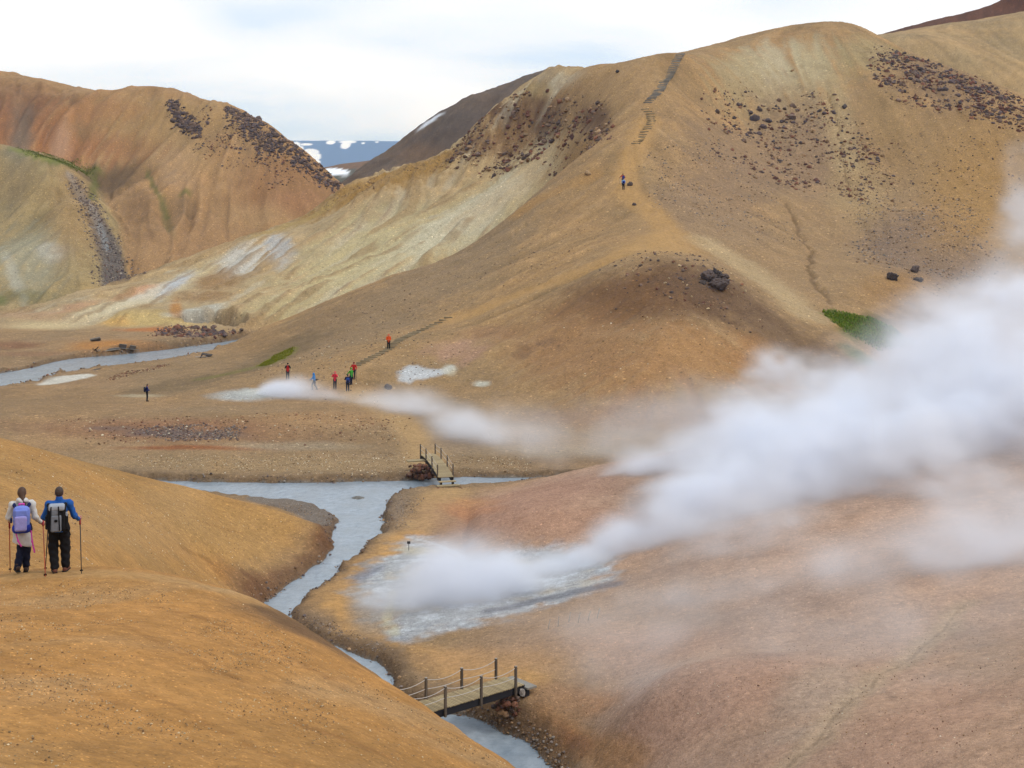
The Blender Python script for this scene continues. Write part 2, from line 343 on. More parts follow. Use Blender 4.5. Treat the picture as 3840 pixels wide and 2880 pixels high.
# small relief
nf = VYf < 50
xr, yr = (VXf[nf] * .42 + VYf[nf] * .9), (VXf[nf] * .9 - VYf[nf] * .42)
VZ[nf] += .035 * fbm(xr * .22, yr, .55, 3, .55, 62) + .05 * fbm(VXf[nf], VYf[nf], 1.6, 3, .5, 63) + .012 * fbm(VXf[nf], VYf[nf], .16, 2, .6, 64)
dist = VYf
roughness = .035 + .02 * (dist > 100)
VZ = VZ + roughness * fbm(VXf, VYf, 1.1, 4, .6, 60) * sstep(0, .8, rsd)
VZ = VZ + .05 * fbm(VXf, VYf, .35, 3, .6, 61) * sstep(60, 120, dist) * sstep(0, .8, rsd)
# ------------------------------------------------------------------ what the ground is made of: soils, sinter, moss, scree laid out on the land itself
ALB = 1.26
def A(c): return lin(c) / ALB
PALETTE = {'val': (158,126,86), 'main': (166,131,84), 'm2': (172,141,94), 'white': (184,156,110), 'left': (168,129,82), 'left2': (160,138,92), 'dark': (108,90,74), 'farr': (105,68,46),
           'right': (184,147,118), 'front': (181,130,63), 'lobe': (182,134,67)}
NV = len(VXf)
Wt = np.stack([samp(LAY[n], VXf, VYf) for n in names]).astype(np.float32)
Wt = np.exp(np.clip((Wt - Wt.max(0)) / .5, -20, 0)); Wt /= Wt.sum(0)
WL = dict(zip(names, Wt))
C = sum(WL[n][:, None] * A(PALETTE[n])[None] for n in names).astype(np.float32)
nA = fbm(VXf, VYf, 16, 4, .55, 70); nB = fbm(VXf, VYf, 4.5, 4, .55, 71); nC = fbm(VXf, VYf, 1.3, 3, .55, 72)
s1 = samp(ST1, VXf, VYf); s2 = samp(ST2, VXf, VYf)
far = sstep(90, 130, VYf)
C *= (1 + .20 * nA + .22 * nB + .18 * nC)[:, None]
C *= np.clip(1 + far * (.05 * s1 + .06 * s2) * sstep(.1, .3, samp(SLOPE, VXf, VYf)), .6, 1.4)[:, None]
nD = fbm(VXf, VYf, 9, 4, .6, 73); tint = np.c_[1 + .06 * nA + .06 * nD, 1 - .01 * nA, 1 - .10 * nA - .12 * nD]; C *= tint
SPK = np.full(NV, .75, np.float32)         # how stony the surface is
def mixin(mask, c, amt=1.0, var=.12):
    idx = np.nonzero(mask > .003)[0]
    if not len(idx): return
    k = (mask[idx] * amt)[:, None]
    C[idx] = C[idx] * (1 - k) + A(c)[None] * (1 + var * (nB[idx] + nC[idx]))[:, None] * k
def tangent(px, py):
    p = hit(px, py); gx_ = samp(sx, p[0], p[1]); gy_ = samp(sy, p[0], p[1])
    n = np.array([-gx_, -gy_, 1.0]); return p, n / np.linalg.norm(n)
def on_plane(px, py, p, n):
    r = np.array([(px - CX) / F, 1.0, -(py - HY) / F]); o = np.array([0, 0, CAMZ])
    den = r @ n
    if abs(den) < .03: den = -.03
    t = ((p - o) @ n) / den
    return o + r * np.clip(t, p[1] * .5, p[1] * 1.8)
def blobmask(px, py, rx, ry, rot=0, soft=.6, noise=.45, st=0.0):
    p, n = tangent(px, py); c, s = math.cos(math.radians(rot)), math.sin(math.radians(rot))
    u = (on_plane(px + rx * c, py + rx * s, p, n) - p)[:2]; v = (on_plane(px - ry * s, py + ry * c, p, n) - p)[:2]
    M = np.linalg.pinv(np.array([u, v]).T)
    R = 2.2 * (np.hypot(*u) + np.hypot(*v))
    m = np.zeros(NV, np.float32)
    i = np.nonzero((np.abs(VXf - p[0]) < R) & (np.abs(VYf - p[1]) < R))[0]
    q = M @ np.array([VXf[i] - p[0], VYf[i] - p[1]])
    r = np.hypot(q[0], q[1]) + noise * (.6 * nB[i] + .5 * nA[i] + .5 * nC[i]) + st * .25 * s1[i]
    m[i] = sstep(1 + soft, 1 - soft, r)
    return m
def blob(px, py, rx, ry, c, amt=1.0, rot=0, soft=.6, noise=.45, st=0.0, spk=None, var=.12):
    m = blobmask(px, py, rx, ry, rot, soft, noise, st); mixin(m, c, amt, var)
    if spk is not None: SPK[:] = SPK * (1 - m) + spk * m
def polymask(pp, soft=.5, noise=.5):
    w = densify(np.array([hit(*p)[:2] for p in pp]), 1.0)
    s = sdf_poly(VXf, VYf, w, 8.0); return sstep(soft, -soft, s + noise * (nC + .6 * nB))
def poly(pp, c, amt=1.0, soft=.5, noise=.5, spk=None, var=.12):
    m = polymask(pp, soft, noise); mixin(m, c, amt, var)
    if spk is not None: SPK[:] = SPK * (1 - m) + spk * m
    return m
def trail(pp, w, c, amt=1.0, soft=.5, noise=.3, spk=None, wob=.3):
    ln = GL[pp][0] if isinstance(pp, str) else line_px(pp, 1.0, wob, len(pp)); d = dist_line(VXf, VYf, ln, w * 3)
    m = sstep(w * (1 + soft), w * (1 - soft), d + noise * w * (nC + .6 * nB)); mixin(m, c, amt)
    if spk is not None: SPK[:] = SPK * (1 - m) + spk * m
    return m

# left back hills
blob(90,290,170,90,(168,108,62),.7,st=1.0); blob(40,215,90,50,(128,86,56),.6); blob(130,315,22,40,(196,152,116),.6,rot=15,st=.8); blob(60,260,16,60,(110,80,56),.7,rot=20); blob(170,240,14,50,(105,78,54),.55,rot=-15)
blob(40,320,30,25,(120,115,100),.5); blob(360,250,190,60,(172,137,86),.8); blob(210,240,90,25,(176,122,72),.5); blob(400,330,60,40,(185,150,96),.4); blob(620,400,110,60,(160,114,70),.7); blob(640,440,60,20,(178,124,84),.35)
blob(380,340,40,30,(190,150,105),.5); blob(270,330,70,30,(160,110,68),.4,st=.8); blob(380,390,40,20,(180,145,105),.5); blob(420,520,120,70,(168,128,84),.7)
blob(225,400,80,26,(105,84,60),.8); blob(300,450,34,60,(128,96,64),.5); blob(400,440,26,30,(120,98,70),.5); blob(560,470,60,25,(178,140,92),.6); blob(330,560,50,40,(178,138,90),.5)
SCREE = [(138,366),(164,376),(220,466),(262,540),(316,594),(262,608),(220,618),(216,560),(190,480),(156,420)]
poly(SCREE, (104,96,92), .9, .8, .5, 1.0); trail([(150,375),(190,440),(218,500),(232,540)], .7, (140,150,155), .7)
blob(60,550,70,70,(166,160,132),.7,st=.8); blob(110,540,30,20,(185,180,165),.6); blob(30,600,14,70,(190,185,165),.5,rot=-20,st=.5); blob(160,440,50,70,(172,134,82),.6,rot=-20); blob(60,400,90,40,(158,130,82),.6); blob(60,640,50,14,(110,105,60),.5); blob(0,650,14,10,(95,110,45),.6)
for pp, c, w in ([(36,322),(70,333),(110,347),(150,354)],(128,134,44),1.7), ([(120,350),(160,358),(205,366)],(108,114,44),1.8), ([(318,374),(345,425),(362,470)],(112,108,52),.5), ([(205,385),(200,430)],(110,110,48),.7):
    trail(pp, w, c, .75, .8, .9, .2)
blob(400,413,14,8,(100,105,35),.7); blob(360,480,10,60,(120,110,60),.5,rot=-12)
# the pale spur
blob(880,520,300,70,(196,176,126),.8,rot=-28,st=.5); blob(1000,470,200,34,(206,198,168),.75,rot=-32,st=.8); blob(1080,420,120,24,(196,170,130),.6,rot=-34,st=.8); blob(760,560,120,40,(202,184,134),.7,rot=-25,st=.7)
trail([(690,455),(740,425),(790,402),(850,378),(940,345)], 5.0, (164,124,56), .9, .6, .6); trail([(560,510),(640,480),(700,450)], 2.5, (176,146,84), .8, .6, .5)
blob(1130,270,110,70,(146,108,66),.8,rot=-30,noise=.8); blob(1180,250,50,40,(98,72,54),.75,noise=.9); blob(1090,240,40,20,(104,74,52),.8,noise=.9); blob(1280,250,34,34,(98,70,50),.8,noise=.8); blob(1040,310,60,25,(128,92,60),.7,noise=.9)
blob(1210,180,50,20,(190,178,150),.8); blob(1150,190,40,14,(182,160,110),.6); blob(1150,350,50,30,(190,160,112),.6); blob(1250,330,40,20,(150,112,62),.7,rot=-40)
blob(520,560,60,34,(206,202,190),.85,rot=-25,st=.7); blob(410,600,70,16,(204,186,140),.7,rot=-25); blob(600,540,30,34,(184,186,186),.7,rot=20,st=.6); blob(330,632,90,16,(212,200,178),.85,rot=-22,st=.5); blob(230,662,100,12,(214,198,160),.85,rot=-18); blob(290,630,50,7,(206,150,104),.8,rot=-22); blob(160,664,60,8,(200,150,110),.6,rot=-15)
blob(380,612,40,10,(190,194,196),.8,rot=-35); blob(330,690,110,16,(204,174,104),.8); blob(250,695,40,10,(206,160,80),.8); blob(470,612,46,26,(162,124,76),.85,noise=.6); blob(440,640,60,10,(158,120,74),.7); blob(430,690,60,22,(188,186,172),.8,rot=-20,st=.5); blob(380,665,12,18,(186,124,44),.8); blob(330,712,70,5,(190,116,52),.9); blob(100,705,90,8,(210,186,136),.8); blob(60,680,80,8,(186,148,108),.7)
blob(620,660,100,30,(192,172,122),.7,st=.5); blob(500,700,60,10,(180,150,100),.6)
wm = WL['white'] * sstep(205, 222, VYf); mixin(wm * sstep(.5, 1.6, s2 + .5 * nB), (156,124,78), .6); mixin(wm * sstep(.6, 1.8, -s2 + .6 * nA), (204,190,160), .45); mixin(wm * sstep(.9, 2.0, s1), (142,110,72), .45)
# dark hill behind, far right
blob(926,264,32,3.2,(232,236,242),.95,rot=-33,noise=.5,soft=.4); blob(950,300,60,25,(92,78,68),.6); blob(1020,260,60,20,(96,84,76),.6); blob(900,330,60,20,(120,92,66),.6)
# main hill
blob(900,625,330,60,(152,125,90),.8,rot=-28); blob(650,730,150,40,(150,120,82),.7,rot=-25); blob(1720,560,330,110,(160,129,90),.7); blob(560,740,60,30,(150,116,72),.6)
blob(1350,170,140,40,(170,134,86),.7); blob(1660,140,70,60,(190,174,138),.85,st=1.0); blob(1750,145,50,70,(186,168,126),.8,st=1.0); blob(1600,160,60,60,(180,158,112),.7,st=1.0); blob(1880,115,70,40,(172,152,104),.7,st=.6); blob(1700,250,130,70,(168,140,94),.6,st=1.2)
blob(1700,340,190,90,(148,119,90),.7,noise=.7,spk=1.0); blob(1560,330,100,70,(158,126,88),.6,spk=.9); blob(2030,170,140,50,(142,112,80),.7,rot=20,noise=.7,spk=1.0); blob(2000,530,120,90,(138,113,92),.8,noise=.7,spk=1.0); blob(2000,330,150,80,(158,124,76),.7,spk=.8)
blob(2120,460,110,130,(172,130,68),.7); blob(1850,420,60,60,(176,146,96),.6); blob(1900,250,60,60,(164,130,78),.5); blob(1540,430,110,60,(154,124,92),.7,spk=.9); blob(1560,500,120,40,(158,128,92),.6,spk=.9); blob(2060,600,110,50,(140,116,94),.7,spk=1.0)
blob(1950,630,90,50,(166,124,70),.7); blob(2000,700,100,30,(128,96,60),.6)
blob(1480,70,300,10,(178,142,84),.7)
trail([(1520,522),(1600,568),(1680,628),(1740,680)], 2.6, (190,162,116), .8, .7, .5); trail([(1800,170),(1810,260),(1830,360)], 2.4, (182,156,108), .6, .8, .5)
trail('fissure', .28, (120,92,58), .7, .6, .4); trail('fissure2', .2, (128,98,60), .6, .6, .4)
trail([(972,690),(1060,660),(1200,606),(1320,560),(1420,527),(1450,500),(1400,450),(1352,410),(1350,370),(1372,320),(1400,260)], 2.0, (190,146,84), .9, .6, .4, .15)
blob(1420,530,90,26,(190,147,86),.9,spk=.15); trail([(1280,380),(1190,420),(1120,455)], 1.6, (178,134,74), .7)
blob(1450,620,175,62,(112,78,46),.9,noise=.5,spk=.9); blob(1330,645,140,54,(124,88,52),.8,noise=.5,spk=.8); trail([(1560,630),(1640,690),(1740,762),(1800,800)], 5.0, (112,86,62), .75, .8, .5, .8)
blob(1470,770,170,70,(178,128,72),.7,st=.7); blob(1250,760,160,80,(168,122,74),.7,st=.5); blob(1640,780,80,40,(172,122,70),.6,rot=35,st=.5); blob(1380,900,260,34,(152,113,78),.7); blob(1130,760,20,20,(128,94,64),.5); blob(1180,740,40,8,(132,98,68),.5)
blob(980,755,60,24,(182,140,112),.7,st=.6); blob(1050,720,60,16,(160,116,80),.5)
poly([(858,828),(864,800),(882,786),(905,786),(925,803),(960,800),(972,786),(986,790),(975,806),(930,814),(885,830)], (196,198,198), .95, .5, .5); blob(1040,830,16,6,(200,198,180),.8); blob(970,800,14,10,(212,204,176),.6)
MOSS = [(1776,674),(1830,676),(1890,690),(1935,712),(1975,742),(1930,756),(1890,750),(1848,728),(1805,696)]
poly(MOSS, (92,116,28), .95, .8, 1.1, .05); blob(1830,720,30,10,(110,110,40),.6,rot=35); blob(1900,690,40,8,(84,80,30),.6,rot=20); blob(1860,770,50,14,(84,104,50),.8,rot=30); blob(2060,780,60,20,(84,104,60),.6)
STRIP = [(556,792),(590,768),(634,748),(637,758),(604,778),(580,790)]
trail([(340,842),(440,818),(520,802),(580,780),(650,735)], 3.6, (122,100,68), .75, .8, .5); poly(STRIP, (134,132,34), .9, .7, .8, .05); trail([(440,818),(500,806),(556,792)], 1.3, (118,112,46), .6)
# valley floor
blob(350,925,280,26,(150,106,72),.85,spk=.9); blob(420,966,170,5,(152,88,42),.85); blob(340,935,80,8,(112,96,90),.8,spk=1.0,noise=.7); blob(450,940,80,7,(118,100,92),.7,spk=1.0,noise=.7); blob(240,925,60,5,(118,100,90),.6,noise=.7); blob(600,1003,420,22,(162,133,92),.8,spk=1.0); blob(620,965,140,9,(168,150,120),.6,spk=1.0); blob(700,900,140,16,(176,132,82),.6); blob(120,870,160,20,(150,119,80),.7); blob(200,825,90,8,(158,124,84),.6); blob(230,745,80,18,(188,127,54),.9); blob(30,745,60,8,(140,96,64),.8); blob(60,765,110,5,(150,110,78),.6); blob(330,755,60,6,(176,118,60),.7)
poly([(70,833),(112,813),(200,806),(206,812),(160,822),(110,832)], (214,208,192), .9, .5, .6); blob(520,856,60,12,(184,188,184),.8,noise=.6); blob(560,848,40,8,(206,206,196),.8,noise=.7); blob(300,855,50,3,(192,176,140),.6); blob(740,846,80,10,(178,132,80),.6)
trail([(935,1010),(915,975),(905,945),(885,925),(800,870),(770,845)], 1.6, (188,150,96), .85, .6, .3, .2)
blob(1000,960,60,14,(160,135,108),.6); blob(1200,975,200,14,(170,145,110),.7); blob(1100,930,60,10,(196,160,120),.5)
# near flats by the hot ground
blob(850,1110,44,52,(138,120,102),.8,spk=1.0); blob(690,1120,60,20,(128,114,100),.9,spk=1.0); blob(1000,1092,70,16,(204,142,70),.85); trail([(966,1062),(925,1105),(880,1150),(850,1175)], 1.5, (190,150,94), .9, .6, .3, .2)
trail([(880,1155),(800,1212),(735,1255),(700,1285),(712,1340),(765,1385),(850,1408),(960,1430),(1080,1455),(1120,1475)], 1.15, (208,156,84), .9, .6, .3, .2)
blob(800,1310,44,60,(172,156,136),.7); blob(680,1350,50,40,(120,105,92),.7,rot=35,spk=1.0); trail([(640,1355),(735,1395),(840,1435)], 1.2, (92,72,56), .75); blob(860,1450,30,20,(112,90,62),.6)
SINTER = [(752,1262),(800,1222),(850,1196),(880,1160),(905,1157),(985,1188),(1012,1212),(1060,1195),(1130,1175),(1250,1172),(1330,1210),(1290,1270),(1200,1300),(1060,1345),(900,1372),(872,1395),(845,1388),(838,1330),(800,1290)]
m = poly(SINTER, (178,184,188), .85, 1.0, 1.6, .5)
k = m * sstep(.05, .35, fbm(VXf, VYf * 1.6, 1.6, 4, .6, 90)); mixin(k, (212,218,222), .7); k = m * sstep(.2, .5, fbm(VXf * .8 + 50, VYf * 1.8, 1.5, 4, .65, 91)); mixin(k, (128,134,144), .6); k = m * sstep(.15, .5, fbm(VXf, VYf, 3.5, 3, .6, 92)); mixin(k, (196,176,140), .55)
trail([(882,1160),(930,1170),(985,1192),(1008,1214),(1000,1238)], .18, (208,214,218), .7, .6, .3); blob(842,1315,12,40,(210,196,150),.6,rot=12,noise=1.1); blob(852,1365,10,20,(206,196,150),.5,noise=1.1); blob(905,1190,40,8,(206,186,130),.5,noise=1.0); blob(860,1380,22,8,(170,180,190),.8); blob(790,1240,40,9,(120,130,150),.6,rot=-25)
trail([(1060,1320),(1150,1300),(1250,1275),(1330,1262)], .5, (104,104,112), .7)
# pink slopes
blob(1120,1080,190,30,(184,134,106),.6,rot=-15); blob(1250,1130,160,40,(184,136,104),.6); blob(1020,1110,60,10,(190,128,82),.6); blob(1600,1470,260,80,(180,138,112),.6,rot=-18,st=.6); blob(1780,1480,100,70,(182,156,132),.75,rot=-40,st=.7); blob(1400,1400,160,50,(190,146,114),.6); blob(2000,1560,220,70,(180,138,110),.6,rot=-30,st=.6); blob(2130,1420,120,60,(170,140,112),.6)
blob(1050,1430,150,34,(196,150,98),.75); blob(1215,1590,80,40,(186,122,52),.85,rot=25); blob(1245,1605,46,18,(148,84,34),.8,rot=30,noise=.6); blob(1120,1560,40,16,(140,92,50),.8); blob(1330,1640,70,30,(184,136,84),.7); blob(1250,1520,110,30,(184,132,86),.6)
trail('runnel', .5, (188,160,126), .6, .8, .6, .6); trail('runnel', .06, (128,106,80), .4)
blob(2150,880,100,40,(190,150,120),.7)
# foreground
blob(250,1130,220,60,(186,144,86),.6,noise=.7); blob(80,1150,90,60,(170,118,52),.5); blob(520,1160,130,50,(184,141,78),.5); trail([(0,1244),(180,1243),(350,1253),(520,1288)], .55, (192,146,84), .85, .6, .3, .2)
for pp, w, a in (([(330,1310),(480,1348),(640,1425),(800,1510),(960,1610)], .16, .7), ([(560,1395),(700,1465),(830,1530)], .12, .7), ([(200,1330),(350,1390),(520,1470)], .14, .5), ([(640,1560),(800,1620),(900,1655)], .16, .6), ([(0,1420),(120,1450),(260,1520)], .2, .45), ([(300,1500),(480,1575),(640,1650)], .18, .5), ([(420,1120),(520,1150)], .25, .4), ([(390,1180),(470,1215),(540,1250)], .5, .45)):
    trail(pp, w * .38, (146,96,42), a * .8, .8, 1.0)
fs = fbm((VXf * .42 + VYf * .9) , (VXf * .9 - VYf * .42) * 4, 5.0, 4, .6, 95) * WL['front']; C *= (1 + .07 * fs)[:, None]
gr = WL['front'] * sstep(.0, .5, fbm((VXf * .42 + VYf * .9) , (VXf * .9 - VYf * .42) * 3, 6.0, 3, .5, 96)); mixin(gr, (180,148,104), .4); SPK[:] = SPK + .6 * gr
blob(500,1250,60,22,(152,100,46),.6,rot=30,noise=.8)
# wet margins of the streams
wet = sstep(1.0, .1, rsd + .35 * nC) * (rsd < 2); mixin(wet, (96,72,48), .75)
gb = sstep(2.6, .8, rsd + .7 * nC) * (rsd < 5); mixin(gb, (136,112,84), .45); SPK[:] = np.clip(SPK + .4 * gb, 0, 1.2)
lb = WL['lobe'] * sstep(1.5, .5, rsd + .5 * nC); mixin(lb, (118,76,46), .85)
mixin(sstep(.03, -.08, rsd), (120,118,112), .9)
lum = C @ np.array([.3, .6, .1]); spm = sstep(.3, -.3, sdf_poly(VXf, VYf, SPIT, 3.0)) * sstep(.0, .3, rsd); mixin(spm, (124,112,100), .9); SPK[:] = np.clip(SPK + spm, 0, 1)
lum = C @ np.array([.3, .6, .1]); C = C * .90 + lum[:, None] * .10 * np.array([[1.02, 1.0, .95]])
C = np.clip(C, .005, .9)

def nodes_of(nm):
    m = bpy.data.materials.new(nm); m.use_nodes = True; nt = m.node_tree; nt.nodes.clear()
    return m, nt
class NT:
    def __init__(s, nm): s.m, s.t = nodes_of(nm); s.out = s.n('ShaderNodeOutputMaterial')
    def n(s, ty, **kw):
        x = s.t.nodes.new(ty)
        for k, v in kw.items():
            if k.startswith('i_'): x.inputs[k[2:].replace('_', ' ')].default_value = v
            else: setattr(x, k, v)
        return x
    def l(s, a, b): s.t.links.new(a, b)
    def math(s, op, a, b=None, c=None):
        x = s.n('ShaderNodeMath', operation=op)
        for i, v in enumerate((a, b, c)):
            if v is None: continue
            if isinstance(v, (int, float)): x.inputs[i].default_value = v
            else: s.l(v, x.inputs[i])
        return x.outputs[0]
    def mix(s, f, a, b, blend='MIX'):
        x = s.n('ShaderNodeMix', data_type='RGBA', blend_type=blend)
        for sock, v in ((x.inputs[0], f), (x.inputs[6], a), (x.inputs[7], b)):
            if isinstance(v, (int, float)): sock.default_value = v
            elif isinstance(v, tuple): sock.default_value = v
            else: s.l(v, sock)
        return x.outputs[2]
    def maprange(s, v, a, b, c, d):
        x = s.n('ShaderNodeMapRange'); x.inputs[1].default_value = a; x.inputs[2].default_value = b; x.inputs[3].default_value = c; x.inputs[4].default_value = d
        s.l(v, x.inputs[0]); return x.outputs[0]

def ground_material():
    k = NT('ground_soil')
    geo = k.n('ShaderNodeNewGeometry'); pos = geo.outputs['Position']
    a = k.n('ShaderNodeAttribute', attribute_name='Col'); b = k.n('ShaderNodeAttribute', attribute_name='Stony')
    c = a.outputs['Color']
    sb = k.n('ShaderNodeSeparateColor'); k.l(b.outputs['Color'], sb.inputs[0])
    nz = k.n('ShaderNodeTexNoise', i_Scale=3.1, i_Detail=8.0, i_Roughness=.78); k.l(pos, nz.inputs['Vector'])
    fac = k.maprange(nz.outputs['Fac'], .25, .75, .60, 1.40)
    for sc, amp, thr, chn in ((2.6, .55, .66, 2), (8.5, .65, .55, 1), (24.0, .7, .45, 0)):
        vo = k.n('ShaderNodeTexVoronoi', i_Scale=sc); k.l(pos, vo.inputs['Vector'])
        sepc = k.n('ShaderNodeSeparateColor'); k.l(vo.outputs['Color'], sepc.inputs[0])
        inside = k.math('LESS_THAN', vo.outputs['Distance'], k.math('MULTIPLY_ADD', sepc.outputs[1], .40, .08))
        st = k.math('MULTIPLY', k.math('MULTIPLY', inside, k.math('GREATER_THAN', sepc.outputs[0], thr)), sb.outputs[chn])
        tone = k.maprange(sepc.outputs[2], 0, 1, -amp, amp * 1.6)
        fac = k.math('MULTIPLY', fac, k.math('MULTIPLY_ADD', tone, st, 1.0))
    vm = k.n('ShaderNodeVectorMath', operation='SCALE'); k.l(c, vm.inputs[0]); k.l(fac, vm.inputs['Scale'])
    nb = k.n('ShaderNodeTexNoise', i_Scale=4.0, i_Detail=4.0, i_Roughness=.7); k.l(pos, nb.inputs['Vector'])
    bump = k.n('ShaderNodeBump', i_Strength=.8, i_Distance=.16); k.l(nb.outputs['Fac'], bump.inputs['Height'])
    bs = k.n('ShaderNodeBsdfPrincipled', i_Roughness=.95); bs.inputs['Specular IOR Level'].default_value = .15
    k.l(vm.outputs[0], bs.inputs['Base Color']); k.l(bump.outputs[0], bs.inputs['Normal']); k.l(bs.outputs[0], k.out.inputs[0])
    return k.m
def simple(nm, c, rough=.8, noise=.15, scale=8.0, bump=.0, metal=0.0, spec=.3):
    k = NT(nm); tcn = k.n('ShaderNodeTexCoord'); nz = k.n('ShaderNodeTexNoise', i_Scale=scale, i_Detail=5.0, i_Roughness=.6); k.l(tcn.outputs['Object'], nz.inputs['Vector'])
    v = k.maprange(nz.outputs['Fac'], .25, .75, 1 - noise, 1 + noise)
    vm = k.n('ShaderNodeVectorMath', operation='SCALE'); vm.inputs[0].default_value = tuple(A(c)); k.l(v, vm.inputs['Scale'])
    bs = k.n('ShaderNodeBsdfPrincipled', i_Roughness=rough, i_Metallic=metal); bs.inputs['Specular IOR Level'].default_value = spec; k.l(vm.outputs[0], bs.inputs['Base Color'])
    if bump:
        b = k.n('ShaderNodeBump', i_Strength=bump, i_Distance=.05); k.l(nz.outputs['Fac'], b.inputs['Height']); k.l(b.outputs[0], bs.inputs['Normal'])
    k.l(bs.outputs[0], k.out.inputs[0]); return k.m

def raw_mesh(nm, V, Q, smooth=True):
    """V (n,3), Q list of equal-length index rows"""
    V = np.asarray(V, np.float32); Q = np.asarray(Q, np.int32); k = Q.shape[1]
    me = bpy.data.meshes.new(nm); me.vertices.add(len(V)); me.vertices.foreach_set('co', V.ravel())
    me.loops.add(Q.size); me.loops.foreach_set('vertex_index', Q.ravel())
    me.polygons.add(len(Q)); me.polygons.foreach_set('loop_start', np.arange(len(Q), dtype=np.int32) * k)
    me.polygons.foreach_set('use_smooth', np.full(len(Q), smooth)); me.update(calc_edges=True); return me
def grid_faces(nr, nc):
    i = (np.arange(nr - 1)[:, None] * nc + np.arange(nc - 1)[None]).ravel(); return np.c_[i, i + 1, i + nc + 1, i + nc]
def link(nm, me, mat=None, parent=None, loc=None, **props):
    o = bpy.data.objects.new(nm, me); col.objects.link(o)
    if mat is not None and me is not None and not me.materials: me.materials.append(mat)
    if parent is not None: o.parent = parent
    if loc is not None: o.location = loc
    for k_, v in props.items(): o[k_] = v
    return o
GROUND_MAT = ground_material()
gm = raw_mesh('ground', np.c_[VXf, VYf, VZ], grid_faces(len(rows), len(cols)))
at_ = gm.attributes.new('Col', 'FLOAT_COLOR', 'POINT'); at_.data.foreach_set('color', np.c_[C, np.ones(NV)].astype(np.float32).ravel())
SPK = np.clip(SPK, 0, 1); at_ = gm.attributes.new('Stony', 'FLOAT_COLOR', 'POINT')   # fine, middling and coarse stones
at_.data.foreach_set('color', np.c_[SPK, SPK * sstep(35, 70, VYf), SPK * sstep(95, 130, VYf), np.ones(NV)].astype(np.float32).ravel())
link('ground', gm, GROUND_MAT, kind='structure')
def zat(x, y):               # ground height of the finished mesh
    return float(samp(H, x, y))

# water
def water_material():
    k = NT('stream_water'); geo = k.n('ShaderNodeNewGeometry')
    mp = k.n('ShaderNodeMapping'); mp.inputs['Scale'].default_value = (1.0, .7, 1.0); k.l(geo.outputs['Position'], mp.inputs['Vector'])
    n1_ = k.n('ShaderNodeTexNoise', i_Scale=2.0, i_Detail=6.0, i_Roughness=.62); k.l(mp.outputs[0], n1_.inputs['Vector'])
    n2_ = k.n('ShaderNodeTexNoise', i_Scale=.5, i_Detail=3.0); k.l(mp.outputs[0], n2_.inputs['Vector'])
    c = k.mix(k.maprange(n1_.outputs['Fac'], .35, .7, 0, 1), (.21, .255, .295, 1), (.31, .36, .40, 1))
    c = k.mix(k.maprange(n2_.outputs['Fac'], .4, .65, 0, .6), c, (.22, .25, .27, 1))
    b = k.n('ShaderNodeBump', i_Strength=.6, i_Distance=.10); k.l(n1_.outputs['Fac'], b.inputs['Height'])
    bs = k.n('ShaderNodeBsdfPrincipled', i_Roughness=.22, i_IOR=1.33); k.l(c, bs.inputs['Base Color']); k.l(b.outputs[0], bs.inputs['Normal']); k.l(bs.outputs[0], k.out.inputs[0])
    return k.m
WATER = water_material()
def sheet(nm, poly_):
    bm = bmesh.new(); bm.faces.new([bm.verts.new((p[0], p[1], 0)) for p in poly_]); bmesh.ops.triangulate(bm, faces=bm.faces[:])
    me = bpy.data.meshes.new(nm); bm.to_mesh(me); bm.free()
    # faces up
    link(nm, me, WATER, kind='structure')
def widen(poly_, w):         # water reaches a little under the bank
    t = np.roll(poly_, -1, 0) - np.roll(poly_, 1, 0); n = np.c_[t[:, 1], -t[:, 0]]; n /= np.hypot(n[:, 0], n[:, 1])[:, None] + 1e-9
    ar = .5 * np.sum(poly_[:, 0] * np.roll(poly_[:, 1], -1) - np.roll(poly_[:, 0], -1) * poly_[:, 1])
    return poly_ + n * w * (1 if ar > 0 else -1)
sheet('stream_water', widen(RIVER, .12)); sheet('brook_water', widen(BROOK, .12)); sheet('pool_water', widen(POND, .12))
# ------------------------------------------------------------------ land outside the view, the plain and the far mountains
ST_ = 12
ax_ = gx[::ST_]; ay_ = gy[::ST_]
AXg, AYg = np.meshgrid(ax_, ay_); AZg = H[::ST_, ::ST_] - .8
fq = grid_faces(len(ay_), len(ax_)); fl = AXg.ravel(); fy_ = AYg.ravel()
ins = (np.abs(fl) < .47 * (fy_ + 26) - 1.0) & (fy_ > 3) & (fy_ < 493)
fq = fq[~ins[fq].all(1)]
am = raw_mesh('hinterland', np.c_[fl, fy_, AZg.ravel()], fq)
_ti = np.clip(((fl - X0) / DX).astype(int), 0, TOP.shape[1] - 1); _tj = np.clip(((fy_ - Y0) / DX).astype(int), 0, TOP.shape[0] - 1)
ac = np.array([A(PALETTE[n]) for n in names])[TOP[_tj, _ti]]
q_ = am.attributes.new('Col', 'FLOAT_COLOR', 'POINT'); q_.data.foreach_set('color', np.c_[ac, np.ones(len(ac))].astype(np.float32).ravel())
q_ = am.attributes.new('Stony', 'FLOAT_COLOR', 'POINT'); q_.data.foreach_set('color', np.full(len(ac) * 4, .5, np.float32))
link('hinterland', am, GROUND_MAT, kind='structure')
def plain_sheet():
    r_ = np.concatenate([[300], np.geomspace(480, 36000, 14)]); a_ = np.linspace(0, 2 * np.pi, 49)
    V = np.array([[r * math.sin(t), 200 + r * math.cos(t), -8.0] for r in r_ for t in a_])
    link('plain', raw_mesh('plain', V, grid_faces(len(r_), len(a_))[:, ::-1]), simple('plain_soil', (140,112,78), .95, .2, .02), kind='structure')
plain_sheet()
